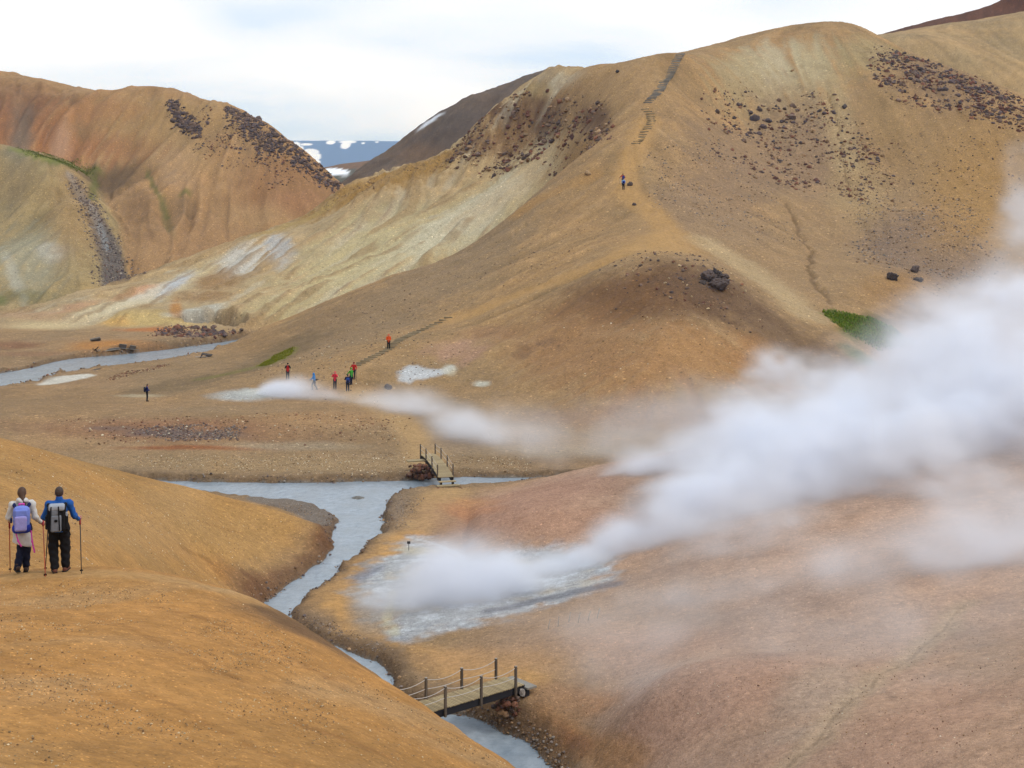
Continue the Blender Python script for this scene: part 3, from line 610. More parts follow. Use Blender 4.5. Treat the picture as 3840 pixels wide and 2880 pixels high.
def colour_material(nm, rough=.95, amp=.15, scale=.02):
    k = NT(nm); a = k.n('ShaderNodeAttribute', attribute_name='Col'); geo = k.n('ShaderNodeNewGeometry')
    nz = k.n('ShaderNodeTexNoise', i_Scale=scale, i_Detail=5.0, i_Roughness=.6); k.l(geo.outputs['Position'], nz.inputs['Vector'])
    vm = k.n('ShaderNodeVectorMath', operation='SCALE'); k.l(a.outputs['Color'], vm.inputs[0]); k.l(k.maprange(nz.outputs['Fac'], .25, .75, 1 - amp, 1 + amp), vm.inputs['Scale'])
    bs = k.n('ShaderNodeBsdfPrincipled', i_Roughness=rough); bs.inputs['Specular IOR Level'].default_value = .2; k.l(vm.outputs[0], bs.inputs['Base Color']); k.l(bs.outputs[0], k.out.inputs[0]); return k.m
def mountain():
    xs_ = np.concatenate([np.linspace(-9000, -2600, 60, endpoint=False), np.linspace(-2600, 200, 520, endpoint=False), np.linspace(200, 9000, 80)]); t = np.linspace(0, 1, 110)
    XX, TT = np.meshgrid(xs_, t)
    top = 383 + 14 * fbm(XX, XX * 0, 1400, 3, .5, 101) + 5 * fbm(XX, XX * 0 + 9, 160, 3, .5, 102)
    base = 60.0
    gull = fbm(XX, TT * 500, 420, 4, .55, 103)
    YY = 8700 + TT * 900 + 90 * gull * (1 - TT) ; prof = np.where(TT < .8, (TT / .8) ** .8, 1.0)
    ZZ = base + (top - base) * prof + 14 * gull * np.sin(np.pi * np.clip(TT / .8, 0, 1))
    PXs = CX + XX / YY * F; PYs = HY + (CAMZ - ZZ) / YY * F
    Cm = np.tile(A((56,70,110)), (XX.size, 1)) * (1 + .25 * gull.ravel())[:, None]  # dark rock tinted blue: distance haze painted into the base colour
    snow = np.zeros(XX.shape)
    for (x, y, rx, ry) in ((665,328,14,5),(674,340,16,6),(686,352,8,5),(740,303,14,2.5),(738,311,8,6),(702,304,7,3.5),(650,309,10,1.8),(625,312,9,6),(640,322,6,5),(775,306,3,1.2),(805,303,3,1.2),(500,310,40,5),(950,310,60,5),(1400,305,60,5),(250,312,50,6)):
        rx, ry = rx * 1.35, ry * 1.5; wx = (x - CX) / F * 9100; w = rx / F * 9100; wz = CAMZ - (y - HY) / F * 9100; hz = ry / F * 9100
        snow = np.maximum(snow, sstep(1.2, .8, np.hypot((XX - wx) / w, (ZZ - wz) / hz) + .35 * fbm(XX, ZZ * 1.5, 60, 4, .6, 104)))
    sn = snow.ravel()[:, None]; Cm = Cm * (1 - sn) + sn * np.array([[.86, .88, .9]])
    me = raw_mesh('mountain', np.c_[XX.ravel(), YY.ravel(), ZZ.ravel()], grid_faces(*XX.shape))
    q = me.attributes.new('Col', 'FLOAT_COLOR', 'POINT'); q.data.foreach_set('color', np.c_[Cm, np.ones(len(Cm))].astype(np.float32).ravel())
    link('mountain', me, colour_material('mountain_rock_haze_tint', .95, .2, .004), kind='structure')
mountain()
def far_ridge():             # low brown ridge with a snow bank, seen through the gap between the hills
    px = np.linspace(300, 1300, 160); V = []; Cc = []
    prof = np.interp(px, [300,560,660,700,735,800,860,1300], [400,392,372,362,355,346,344,330])
    t = np.linspace(0, 1, 26); d0, d1 = 640.0, 720.0
    for tt in t:
        d = d0 + (d1 - d0) * tt
        for x, y in zip(px, prof):
            zt = CAMZ - (y - HY) / F * d1; z = -6 + (zt + 6) * math.sin(tt * math.pi / 2) ** .8
            V.append(((x - CX) / F * d1, d, z)); yy = HY + (CAMZ - z) / d * F; xx = CX + (x - CX) * d1 / d
            s = sstep(1.15, .85, math.hypot((V[-1][0] + 87) / 7.5, (z - 33.2) / 1.7 + (V[-1][0] + 87) * .07)); c = A((128,100,76)) if yy < 366 else A((100,96,82)); Cc.append(c * (1 - s) + s * np.array([.86, .88, .9]))
    V = np.array(V); V[:, 2] += .5 * fbm(V[:, 0], V[:, 1], 14, 3, .5, 106)
    me = raw_mesh('ridge', V, grid_faces(len(t), len(px)))
    q = me.attributes.new('Col', 'FLOAT_COLOR', 'POINT'); q.data.foreach_set('color', np.c_[np.array(Cc), np.ones(len(V))].astype(np.float32).ravel())
    link('ridge', me, colour_material('ridge_soil', .95, .15, .3), kind='structure')
far_ridge()

# ------------------------------------------------------------------ builders
def thing(nm, label, cat, loc=(0, 0, 0), rz=0.0, group=None):
    o = bpy.data.objects.new(nm, None); col.objects.link(o); o.empty_display_size = .3
    o.location = loc; o.rotation_euler = (0, 0, rz); o['label'] = label; o['category'] = cat
    if group: o['group'] = group
    return o
class MB:
    def __init__(s): s.V = []; s.F = []
    def add(s, V, Fc):
        b = sum(len(v) for v in s.V); s.V.append(np.asarray(V, float)); s.F += [[i + b for i in f] for f in Fc]; return s
    def box(s, c, size, R=None, taper=0.0, jit=0.0):
        sx_, sy_, sz_ = np.array(size) / 2; V = np.array([(x * sx_, y * sy_, z * sz_) for z in (-1, 1) for y in (-1, 1) for x in (-1, 1)])
        if taper: V[4:, :2] *= 1 - taper
        if jit: V += np.random.default_rng(int(abs(c[0] * 991 + c[1] * 77 + c[2] * 13)) % 9999).normal(0, jit, V.shape)
        if R is not None: V = V @ np.array(R).T
        return s.add(V + np.array(c), [(0,2,3,1),(4,5,7,6),(0,1,5,4),(2,6,7,3),(0,4,6,2),(1,3,7,5)])
    def beam(s, a, b, w, h, up=(0, 0, 1)):
        a = np.array(a, float); b = np.array(b, float); d = b - a; L = np.linalg.norm(d); d /= L; sd_ = np.cross(d, up); sd_ /= np.linalg.norm(sd_); u = np.cross(sd_, d)
        return s.box((a + b) / 2, (L, w, h), np.array([d, sd_, u]).T)
    def tube(s, pts, r, n=6, caps=True):
        pts = np.asarray(pts, float); m = len(pts); r = np.ones(m) * r; T = np.gradient(pts, axis=0); T /= np.linalg.norm(T, axis=1)[:, None] + 1e-12
        up = np.array([0, 0, 1.0]) if abs(T[0, 2]) < .9 else np.array([0, 1.0, 0]); V = []
        for p, t, q in zip(pts, T, r):
            x = np.cross(t, up); x /= np.linalg.norm(x) + 1e-12; y = np.cross(x, t)
            V += [p + q * (math.cos(k * 2 * math.pi / n) * x + math.sin(k * 2 * math.pi / n) * y) for k in range(n)]
        Fc = [(i * n + k, i * n + (k + 1) % n, (i + 1) * n + (k + 1) % n, (i + 1) * n + k) for i in range(m - 1) for k in range(n)]
        if caps: Fc += [tuple(range(n))[::-1], tuple((m - 1) * n + k for k in range(n))]
        return s.add(V, Fc)
    def mesh(s, nm, smooth=False, bevel=0.0):
        me = bpy.data.meshes.new(nm); me.from_pydata(np.concatenate(s.V).tolist(), [], s.F); 
        bm = bmesh.new(); bm.from_mesh(me); bmesh.ops.recalc_face_normals(bm, faces=bm.faces[:])
        if bevel: bmesh.ops.bevel(bm, geom=bm.edges[:], offset=bevel, segments=1, affect='EDGES')
        bm.to_mesh(me); bm.free()
        if smooth: me.polygons.foreach_set('use_smooth', np.ones(len(me.polygons), bool))
        return me
    def build(s, nm, mat, parent=None, smooth=False, bevel=0.0, **kw): return link(nm, s.mesh(nm, smooth, bevel), mat, parent, **kw)

# implicit shapes -> one closed skin (surface nets)
def sd_cone(Pt, a, b, ra, rb, sy_=1.0):
    a = np.array(a, float); b = np.array(b, float); Q = Pt - a; d = b - a; sc = np.array([1, 1 / sy_, 1]); 
    t = np.clip((Q @ d) / max(d @ d, 1e-9), 0, 1); w = Q - t[..., None] * d; w = w * sc
    return np.sqrt((w ** 2).sum(-1)) - (ra + (rb - ra) * t)
def sd_ell(Pt, c, r):
    q = (Pt - np.array(c)) / np.array(r); n = np.sqrt((q ** 2).sum(-1)); return (n - 1) * min(r)
def sd_box(Pt, c, h, r, R=None):
    q = Pt - np.array(c)
    if R is not None: q = q @ np.array(R)
    q = np.abs(q) - (np.array(h) - r); return np.sqrt((np.maximum(q, 0) ** 2).sum(-1)) + np.minimum(q.max(-1), 0) - r
def smin(a, b, k):
    if k <= 0: return np.minimum(a, b)
    h = np.clip(.5 + .5 * (b - a) / k, 0, 1); return b + (a - b) * h - k * h * (1 - h)
def skin(prims, h, k=.02, extra=None, cut=None):
    """prims: list of ('c',a,b,ra,rb[,sy]) ('e',c,r) ('b',c,half,round[,R]); smooth union -> verts, quads"""
    lo = np.full(3, 1e9); hi = -lo
    for p in prims:
        if p[0] == 'c': pts = np.array([p[1], p[2]], float); r = max(p[3], p[4])
        elif p[0] == 'e': pts = np.array([p[1]], float); r = max(p[2])
        else: pts = np.array([p[1]], float); r = float(np.linalg.norm(p[2]))
        lo = np.minimum(lo, pts.min(0) - r); hi = np.maximum(hi, pts.max(0) + r)
    lo -= 3 * h; hi += 3 * h
    n = np.ceil((hi - lo) / h).astype(int) + 1
    G = np.stack(np.meshgrid(*[lo[i] + np.arange(n[i]) * h for i in range(3)], indexing='ij'), -1)
    f = np.full(G.shape[:3], 1e3)
    for p in prims:
        if p[0] == 'c': v = sd_cone(G, *p[1:])
        elif p[0] == 'e': v = sd_ell(G, *p[1:])
        else: v = sd_box(G, *p[1:])
        f = smin(f, v, k)
    if extra is not None: f = extra(G, f)
    if cut is not None: f = np.maximum(f, cut(G))
    s = f < 0
    c0 = s[:-1, :-1, :-1]; allv = np.stack([s[i:n[0] - 1 + i, j:n[1] - 1 + j, l:n[2] - 1 + l] for i in (0, 1) for j in (0, 1) for l in (0, 1)])
    act = allv.any(0) & ~allv.all(0); idx = -np.ones(act.shape, int); ci = np.argwhere(act); idx[act] = np.arange(len(ci))
    acc = np.zeros((len(ci), 3)); cnt = np.zeros(len(ci)); cor = [(i, j, l) for i in (0, 1) for j in (0, 1) for l in (0, 1)]
    fv = {c: f[ci[:, 0] + c[0], ci[:, 1] + c[1], ci[:, 2] + c[2]] for c in cor}
    for a in cor:
        for ax in range(3):
            if a[ax]: continue
            b = list(a); b[ax] = 1; b = tuple(b); fa, fb = fv[a], fv[b]; m = (fa < 0) != (fb < 0)
            t = np.where(m, fa / np.where(m, fa - fb, 1), 0); pt = np.array(a, float)[None].repeat(len(ci), 0); pt[:, ax] += t
            acc[m] += pt[m]; cnt[m] += 1
    V = lo + (ci + acc / np.maximum(cnt, 1)[:, None]) * h
    Q = []
    for ax in range(3):
        o1, o2 = (ax + 1) % 3, (ax + 2) % 3
        sl = [slice(None)] * 3; sl2 = [slice(None)] * 3; sl[ax] = slice(0, -1); sl2[ax] = slice(1, None)
        e = s[tuple(sl)] != s[tuple(sl2)]; ee = np.argwhere(e); ee = ee[(ee[:, o1] > 0) & (ee[:, o2] > 0) & (ee[:, o1] < n[o1] - 1) & (ee[:, o2] < n[o2] - 1)]
        def cell(d1, d2):
            q = ee.copy(); q[:, o1] += d1; q[:, o2] += d2; return idx[q[:, 0], q[:, 1], q[:, 2]]
        q = np.c_[cell(-1, -1), cell(0, -1), cell(0, 0), cell(-1, 0)]
        flip = s[ee[:, 0], ee[:, 1], ee[:, 2]]; q[~flip] = q[~flip][:, ::-1]
        Q.append(q)
    return V, np.concatenate(Q)
def skin_obj(nm, prims, h, mat, parent, k=.02, **kw):
    V, Q = skin(prims, h, k, **{a: kw.pop(a) for a in ('extra', 'cut') if a in kw})
    return link(nm, raw_mesh(nm, V, Q), mat, parent, **kw)

# ------------------------------------------------------------------ stones
def ico(sub):
    bm = bmesh.new(); bmesh.ops.create_icosphere(bm, subdivisions=sub, radius=1.0); bm.verts.ensure_lookup_table()
    V = np.array([v.co[:] for v in bm.verts]); T = np.array([[v.index for v in f.verts] for f in bm.faces]); bm.free(); return V, T
def noise3(V, sc, seed):
    return fbm(V[:, 0] * 1.0 + V[:, 2] * .71, V[:, 1] + V[:, 2] * .53, sc, 3, .6, seed) + fbm(V[:, 2] + 5, V[:, 0] * .6 - V[:, 1], sc, 3, .6, seed + 3)
def rock_shape(sub, seed, rough=.35, craggy=False):
    V, T = ico(sub); r = np.random.default_rng(seed)
    for _ in range(9 if craggy else 6):          # broken faces
        n = r.normal(size=3); n /= np.linalg.norm(n); lim = .55 + .35 * r.random(); d = V @ n; V = V - np.maximum(d - lim, 0)[:, None] * n
    V = V * (1 + rough * noise3(V * 1.3, 1.0, seed)[:, None])
    if craggy: V = V * (1 + .16 * noise3(V * 3.1, 1.0, seed + 40)[:, None])
    return V * np.array([1, .85 + .3 * r.random(), .62 + .25 * r.random()]), T
SMALL = [rock_shape(1, 300 + i) for i in range(8)]; MID = [rock_shape(2, 320 + i) for i in range(6)]; BIG = [rock_shape(4, 340 + i, .4, True) for i in range(6)]
def stone_material():
    k = NT('stone'); a = k.n('ShaderNodeAttribute', attribute_name='Col'); geo = k.n('ShaderNodeNewGeometry')
    nz = k.n('ShaderNodeTexNoise', i_Scale=6.0, i_Detail=3.0, i_Roughness=.65); k.l(geo.outputs['Position'], nz.inputs['Vector'])
    vm = k.n('ShaderNodeVectorMath', operation='SCALE'); k.l(a.outputs['Color'], vm.inputs[0]); k.l(k.maprange(nz.outputs['Fac'], .25, .75, .65, 1.35), vm.inputs['Scale'])
    bs = k.n('ShaderNodeBsdfPrincipled', i_Roughness=.92); bs.inputs['Specular IOR Level'].default_value = .2; k.l(vm.outputs[0], bs.inputs['Base Color']); k.l(bs.outputs[0], k.out.inputs[0]); return k.m
STONE = stone_material()
DARKC = [(100,84,76),(116,96,84),(92,80,78),(128,104,88),(104,88,86)]; BROWNC = [(134,104,76),(150,120,88),(118,92,70),(160,132,100)]; PALEC = [(190,166,128),(214,200,170),(166,138,100),(140,112,80),(226,214,190)]; GREYC = [(126,114,106),(140,128,118),(112,100,96),(158,146,132)]; REDC = [(120,80,64),(106,74,62),(136,94,72)]
def in_poly(x, y, pg):
    s = np.zeros(x.shape, bool)
    for a, b in zip(pg, np.roll(pg, -1, 0)):
        c = (a[1] > y) != (b[1] > y)
        with np.errstate(divide='ignore', invalid='ignore'): s ^= c & (x < (b[0] - a[0]) * (y - a[1]) / (b[1] - a[1]) + a[0])
    return s
def scatter_pts(pp, n, seed, clump=0.0, scale=6.0, shore=.25):
    pg = np.array([hit(*p)[:2] for p in pp]); r = np.random.default_rng(seed); lo, hi = pg.min(0), pg.max(0); X, Y = [], []; got = 0
    for _ in range(60):
        x = r.uniform(lo[0], hi[0], n * 2); y = r.uniform(lo[1], hi[1], n * 2); sd0 = sdf_poly(x, y, pg, 60.0); ew = .18 * min(hi - lo) ; m = (sd0 < ew * (r.random(n * 2) - .55)) & (samp(RS, x, y) > shore)
        if clump: m &= r.random(n * 2) < np.clip(.5 + clump * 2.2 * fbm(x, y, scale, 3, .6, seed), 0, 1)
        X.append(x[m]); Y.append(y[m]); got += m.sum()
        if got >= n: break
    X = np.concatenate(X)[:n]; Y = np.concatenate(Y)[:n]; return X, Y
def stones(nm, label, pp, n, smin_, smax_, cols_, seed, mid=False, clump=.5, scale=6.0, sink=.45, shore=.25):
    X, Y = scatter_pts(pp, n, seed, clump, scale, shore); n = len(X)
    if n == 0: return
    r = np.random.default_rng(seed + 1); S = smin_ * (smax_ / smin_) ** (r.random(n) ** 2.4) * .5
    Z = samp(H, X, Y) + S * (.55 - sink); tv = MID if mid else SMALL; Vs, Ts, Cs = [], [], []; off = 0; w = r.integers(0, len(tv), n)
    pal = np.array([A(c) for c in cols_])
    for k, (V, T) in enumerate(tv):
        i = np.nonzero(w == k)[0]
        if not len(i): continue
        a = r.random(len(i)) * 6.283; ca, sa = np.cos(a), np.sin(a)
        x = V[None, :, 0] * ca[:, None] - V[None, :, 1] * sa[:, None]; y = V[None, :, 0] * sa[:, None] + V[None, :, 1] * ca[:, None]; z = np.repeat(V[None, :, 2], len(i), 0) * (.6 + .7 * r.random(len(i)))[:, None]
        Vv = np.stack([x, y, z], -1) * S[i][:, None, None] + np.stack([X[i], Y[i], Z[i]], -1)[:, None]
        Vs.append(Vv.reshape(-1, 3)); Ts.append((T[None] + (off + np.arange(len(i)) * len(V))[:, None, None]).reshape(-1, 3)); off += len(i) * len(V)
        c = pal[r.integers(0, len(pal), len(i))] * (.65 + .75 * r.random(len(i)))[:, None]; Cs.append(np.repeat(c, len(V), 0))
    me = raw_mesh(nm, np.concatenate(Vs), np.concatenate(Ts), False); C_ = np.concatenate(Cs)
    q = me.attributes.new('Col', 'FLOAT_COLOR', 'POINT'); q.data.foreach_set('color', np.c_[C_, np.ones(len(C_))].astype(np.float32).ravel())
    link(nm, me, STONE, kind='stuff', label=label, category='stones')
_bm = {}
def boulder(nm, label, group, x, y, s, cols_, r, big=False, sink=.38, z=None, parent=None, off=(0, 0, 0), cat='rock'):
    key = (big, r.integers(0, 6), tuple(cols_[r.integers(0, len(cols_))]))
    if key not in _bm:
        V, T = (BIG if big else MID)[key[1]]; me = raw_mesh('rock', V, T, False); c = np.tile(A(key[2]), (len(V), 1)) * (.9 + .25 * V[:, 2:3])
        q = me.attributes.new('Col', 'FLOAT_COLOR', 'POINT'); q.data.foreach_set('color', np.c_[np.clip(c, .01, 1), np.ones(len(V))].astype(np.float32).ravel()); me.materials.append(STONE); _bm[key] = me
    z0 = zat(x, y) if z is None else z
    o = bpy.data.objects.new(nm, _bm[key]); col.objects.link(o); f = s * .5
    o.scale = (f, f * (.8 + .4 * r.random()), f * (.85 + .4 * r.random())); o.rotation_euler = (r.normal(0, .15), r.normal(0, .15), r.random() * 6.28)
    o.location = (x - off[0], y - off[1], z0 + f * (.6 - sink * 1.6) - off[2])
    if parent is not None: o.parent = parent
    else:
        o['label'] = label; o['category'] = cat
        if group: o['group'] = group
    return o
# ------------------------------------------------------------------ stones on the ground
ST = [
 ('stones on upper slope', [(1540,180),(1760,190),(1970,330),(1880,430),(1700,400),(1540,330)], 1700, .16, .95, DARKC + BROWNC[:2] + REDC, True, .8, 9, 'dark lava stones strewn over the upper slope below the pale scar'),
 ('s', [(1380,330),(1560,300),(1680,420),(1710,520),(1560,500),(1400,440)], 1500, .12, .45, BROWNC + GREYC, False, .6, 7, 'brown stones strewn beside the upper trail'),
 ('s', [(1905,98),(2212,216),(2300,300),(2060,245),(1960,225),(1890,170)], 2400, .2, 1.1, DARKC + REDC, True, .6, 6, 'dark lava rubble below the rocky ridge crest'),
 ('s', [(1850,430),(2100,420),(2150,600),(2040,650),(1840,560)], 2600, .14, .5, GREYC + BROWNC, False, .5, 8, 'grey stones of the wide scree in the hollow'),
 ('s', [(1860,250),(2212,300),(2212,430),(1880,420)], 700, .14, .5, BROWNC + DARKC, False, .7, 8, 'scattered brown stones on the golden slope'),
 ('s', [(1340,562),(1530,556),(1640,660),(1620,720),(1400,690),(1270,620)], 420, .1, .5, DARKC + PALEC[:1] + REDC, True, .5, 5, 'dark and pale stones on the dark top of the mound'),
 ('s', [(1200,700),(1640,700),(1650,800),(1200,860)], 260, .08, .25, BROWNC + PALEC, False, .5, 9, 'few small stones on the face of the mound'),
 ('s', [(430,235),(620,310),(730,400),(560,420),(430,320)], 900, .2, .7, DARKC + REDC, True, .8, 10, 'dark stones spilled down the right side of the round hill'),
 ('s', [(364,214),(388,220),(430,270),(432,300),(395,280),(370,250)], 380, .4, 1.3, DARKC, True, .2, 6, 'dark rubble of the lava outcrop near the hill top'),
 ('s', [(486,231),(512,237),(560,263),(620,305),(680,354),(735,402),(705,408),(610,345),(540,295),(505,262)], 1400, .3, 1.2, DARKC, True, .3, 6, 'dark lava rubble along the shoulder of the round hill'),
 ('s', [(150,385),(172,388),(222,470),(264,542),(316,592),(262,606),(222,616),(216,560),(188,470)], 3200, .14, .7, GREYC + DARKC, False, .2, 6, 'grey scree filling the gully between the hills'),
 ('s', [(120,905),(880,900),(880,962),(200,962)], 1300, .08, .3, BROWNC + REDC + PALEC[:2], False, .7, 6, 'small stones on the reddish river terrace'),
 ('s', [(285,928),(420,915),(530,925),(520,950),(380,955)], 1100, .1, .32, DARKC + GREYC, False, .5, 4, 'dark stones in the bed on the reddish terrace'),
 ('s', [(250,985),(870,978),(1150,990),(1150,1028),(860,1034),(420,1034)], 3600, .05, .16, PALEC + BROWNC, False, .4, 4, 'pale and brown gravel of the far river bank'),
 ('s', [(540,800),(760,700),(940,715),(1000,790),(900,866),(560,866)], 900, .08, .3, BROWNC + DARKC[:2] + PALEC[:2], False, .5, 6, 'stones lying around the foot of the log steps'),
 ('s', [(640,700),(860,610),(1200,480),(1300,460),(1250,560),(1000,660),(800,720)], 700, .1, .34, BROWNC + DARKC[:2], False, .6, 8, 'sparse stones on the smooth brown spur'),
 ('s', [(835,1080),(880,1070),(920,1075),(880,1140),(840,1145)], 1300, .03, .12, GREYC + BROWNC, False, .3, 3, 'grey gravel on the point where the streams meet'),
 ('s', [(560,1086),(650,1092),(722,1118),(712,1142),(680,1120)], 700, .03, .12, GREYC + BROWNC, False, .3, 3, 'grey gravel of the flat spit in the stream'),
 ('s', [(640,1335),(700,1345),(860,1415),(850,1440),(735,1400)], 1300, .03, .12, GREYC + BROWNC, False, .3, 3, 'grey gravel along the narrow stream'),
 ('s', [(0,1260),(500,1300),(1000,1600),(1100,1659),(0,1659)], 9000, .010, .036, PALEC[:1] + PALEC[2:4] + [(206,186,150)] + BROWNC[:2], False, .4, 1.5, 'fine gravel on the golden foreground slope'),
 ('s', [(0,960),(300,1040),(640,1120),(690,1160),(560,1270),(320,1235),(0,1225)], 5000, .02, .08, PALEC + BROWNC, False, .4, 3, 'fine gravel on the rounded golden shoulder'),
 ('s', [(1250,1500),(1700,1400),(2212,1300),(2212,1659),(1300,1659)], 3200, .015, .07, PALEC + BROWNC + REDC, False, .4, 4, 'fine gravel on the pink slope'),
 ('s', [(1000,300),(1110,215),(1200,215),(1320,225),(1320,300),(1180,340),(1060,370),(960,350)], 1500, .2, 1.3, REDC + BROWNC + DARKC[:2], True, .7, 7, 'rusty rubble below the crags of the pale spur'),
 ('s', [(340,708),(420,706),(520,715),(520,732),(430,738),(330,724)], 420, .2, 1.0, DARKC + REDC, True, .4, 7, 'dark rubble banked along the brook'),
 ('s', [(232,818),(260,806),(360,786),(366,790),(300,806),(240,822)], 420, .14, .4, BROWNC + REDC + PALEC[:1], False, .1, 6, 'row of cobbles across the flat'),
 ('s', [(700,440),(860,372),(960,340),(960,360),(850,400),(700,470)], 500, .15, .5, BROWNC, False, .7, 6, 'ochre rubble on the crest of the pale spur'),
]
SHORE = [('s', [(400,1030),(870,1034),(1180,1026),(1190,1052),(900,1066),(845,1080),(835,1150),(640,1340),(850,1440),(850,1500),(600,1360),(560,1300),(720,1180),(730,1100),(540,1070)], 2600, .04, .26, GREYC + BROWNC + DARKC, 'wet stones along the edges of the wide stream'),
 ('s', [(985,1540),(1130,1582),(1200,1650),(1230,1659),(1190,1600),(1060,1545)], 700, .03, .2, GREYC + BROWNC, 'wet gravel along the stream below the lower bridge'),
 ('s', [(0,800),(240,764),(440,738),(490,735),(480,765),(300,794),(100,818),(0,845)], 700, .1, .4, GREYC + BROWNC + REDC, 'wet stones along the edges of the brook')]
for i, (nm, pp, n, a, b, cc, lab) in enumerate(SHORE):
    pgx, pgy = scatter_pts(pp, n * 6, 900 + i, .2, 2.0, -.5); keep = np.abs(samp(RS, pgx, pgy)) < .5; _sp = scatter_pts; scatter_pts = lambda *q, **w: (pgx[keep][:n], pgy[keep][:n]); stones('shore_stones', lab, pp, n, a, b, cc, 900 + 3 * i, False, .2, 2.0, .1); scatter_pts = _sp
for i, (nm, pp, n, a, b, cc, mid, cl, sc_, lab) in enumerate(ST):
    stones('scattered_stones', lab, pp, n, a, b, cc, 500 + 7 * i, mid, cl, sc_)
rr = np.random.default_rng(77)
def big_at(px, py, s, cc, label, big=False, group=None, sink=.3):
    p = hit(px, py); boulder('boulder', label, group, p[0], p[1], s, cc, rr, big, sink)
def cluster(pp, n, a, b, cc, label, group, seed):
    X, Y = scatter_pts(pp, n, seed, .3, 8); r = np.random.default_rng(seed)
    for x, y in zip(X, Y): boulder('boulder', label, group, x, y, a + (b - a) * r.random() ** 2, cc, r)
BLK = [(88,78,74),(78,70,68),(98,84,78)]
big_at(1556,622,2.3,BLK,'largest dark lava boulder of the group on the mound',True,sink=.18); big_at(1532,604,1.9,BLK,'craggy dark lava boulder left of the largest one on the mound',True,sink=.2); big_at(1548,600,1.5,BLK,'dark lava boulder at the back of the group on the mound',True,sink=.05); big_at(1566,606,1.4,BLK,'dark lava boulder right of the group on the mound',True,sink=.1); big_at(1518,612,1.0,BLK,'small dark lava boulder at the left edge of the group on the mound',True)
big_at(1926,604,1.9,BLK,'dark lava boulder standing alone on the small knoll right of the fissure',True,sink=.2); big_at(1978,588,1.4,BLK,'craggy dark boulder of the pair on the small knoll right of the fissure',True,sink=.15); big_at(1984,606,1.2,BLK,'lower dark boulder of the pair on the small knoll right of the fissure',True)
for (x, y, s, l) in ((1712,153,.8,'lone small dark boulder on the pale scar below the ridge'),(1824,232,1.5,'dark boulder beside the light streak on the upper slope'),(1548,242,1.1,'dark boulder above the trail side of the upper rock band'),(1335,156,.9,'lone reddish boulder left of the upper plank stairs'),(1371,443,.7,'small dark stone beside the trail junction'),(1362,400,1.1,'dark boulder just right of the two climbing hikers'),(838,839,.9,'lone dark boulder below the white patch on the flat'),(1270,376,1.2,'pale boulder at the edge of the trail saddle')):
    big_at(x, y, s, BLK if 'pale' not in l else [(170,140,104)], l)
for (x, y, s) in ((1630,258,1.8),(1650,275,1.5),(1640,238,1.1),(1710,254,1.9),(1694,236,1.0),(1714,230,1.2),(1620,288,1.0),(1606,306,1.2),(1682,218,.9),(1780,246,1.0),(1770,240,.9),(1800,244,.9),(1640,290,1.1),(1660,262,1.2),(1690,262,.9),(1622,244,.8)):
    big_at(x, y, s * 1.1, DARKC, 'dark lava boulder in the rock band across the upper slope', False, 'boulders in the rock band')
cluster([(1580,210),(1740,215),(1760,280),(1600,310)], 26, .5, .9, DARKC, 'dark lava boulder in the rock band across the upper slope', 'boulders in the rock band', 31)
cluster([(366,216),(386,220),(424,268),(428,292),(396,276),(372,248)], 46, .7, 1.9, DARKC, 'dark boulder of the lava outcrop near the round hill top', 'boulders of the hilltop outcrop', 32)
cluster([(490,232),(560,264),(620,306),(680,356),(732,400),(715,408),(640,350),(560,296),(510,258)], 60, .8, 2.0, DARKC, 'dark boulder along the steep shoulder of the round hill', 'boulders along the round hill shoulder', 33)
cluster([(430,240),(500,250),(560,300),(600,360),(520,340),(440,290)], 24, .6, 1.2, DARKC, 'dark boulder lying loose on the smooth side of the round hill', 'loose boulders on the round hill', 34)
cluster([(1950,125),(2060,160),(2180,210),(2140,215),(2020,200),(1960,170)], 44, .6, 1.6, DARKC, 'dark boulder below the crest of the right-hand rocky ridge', 'boulders on the rocky ridge', 35)
cluster([(350,708),(430,706),(520,716),(500,730),(430,736),(380,724)], 30, .6, 1.8, DARKC + REDC, 'dark boulder on the bank at the bend of the brook', 'boulders at the brook bend', 36)
cluster([(1360,566),(1440,560),(1520,590),(1470,640),(1380,620)], 12, .4, .8, DARKC, 'dark stone lying on the brown top of the mound', 'stones on the mound top', 37)

# ------------------------------------------------------------------ wood and rope
def wood(nm, c, scale=6.0, along=(1, 12, 12)):
    k = NT(nm); tcn = k.n('ShaderNodeTexCoord'); mp = k.n('ShaderNodeMapping'); mp.inputs['Scale'].default_value = along; k.l(tcn.outputs['Object'], mp.inputs['Vector'])
    nz = k.n('ShaderNodeTexNoise', i_Scale=scale, i_Detail=5.0, i_Roughness=.7); k.l(mp.outputs[0], nz.inputs['Vector'])
    oi = k.n('ShaderNodeObjectInfo'); v = k.math('MULTIPLY', k.maprange(nz.outputs['Fac'], .25, .75, .6, 1.4), k.maprange(oi.outputs['Random'], 0, 1, .8, 1.2))
    vm = k.n('ShaderNodeVectorMath', operation='SCALE'); vm.inputs[0].default_value = tuple(A(c)); k.l(v, vm.inputs['Scale'])
    bs = k.n('ShaderNodeBsdfPrincipled', i_Roughness=.85); bs.inputs['Specular IOR Level'].default_value = .25; k.l(vm.outputs[0], bs.inputs['Base Color'])
    b = k.n('ShaderNodeBump', i_Strength=.4, i_Distance=.01); k.l(nz.outputs['Fac'], b.inputs['Height']); k.l(b.outputs[0], bs.inputs['Normal']); k.l(bs.outputs[0], k.out.inputs[0]); return k.m
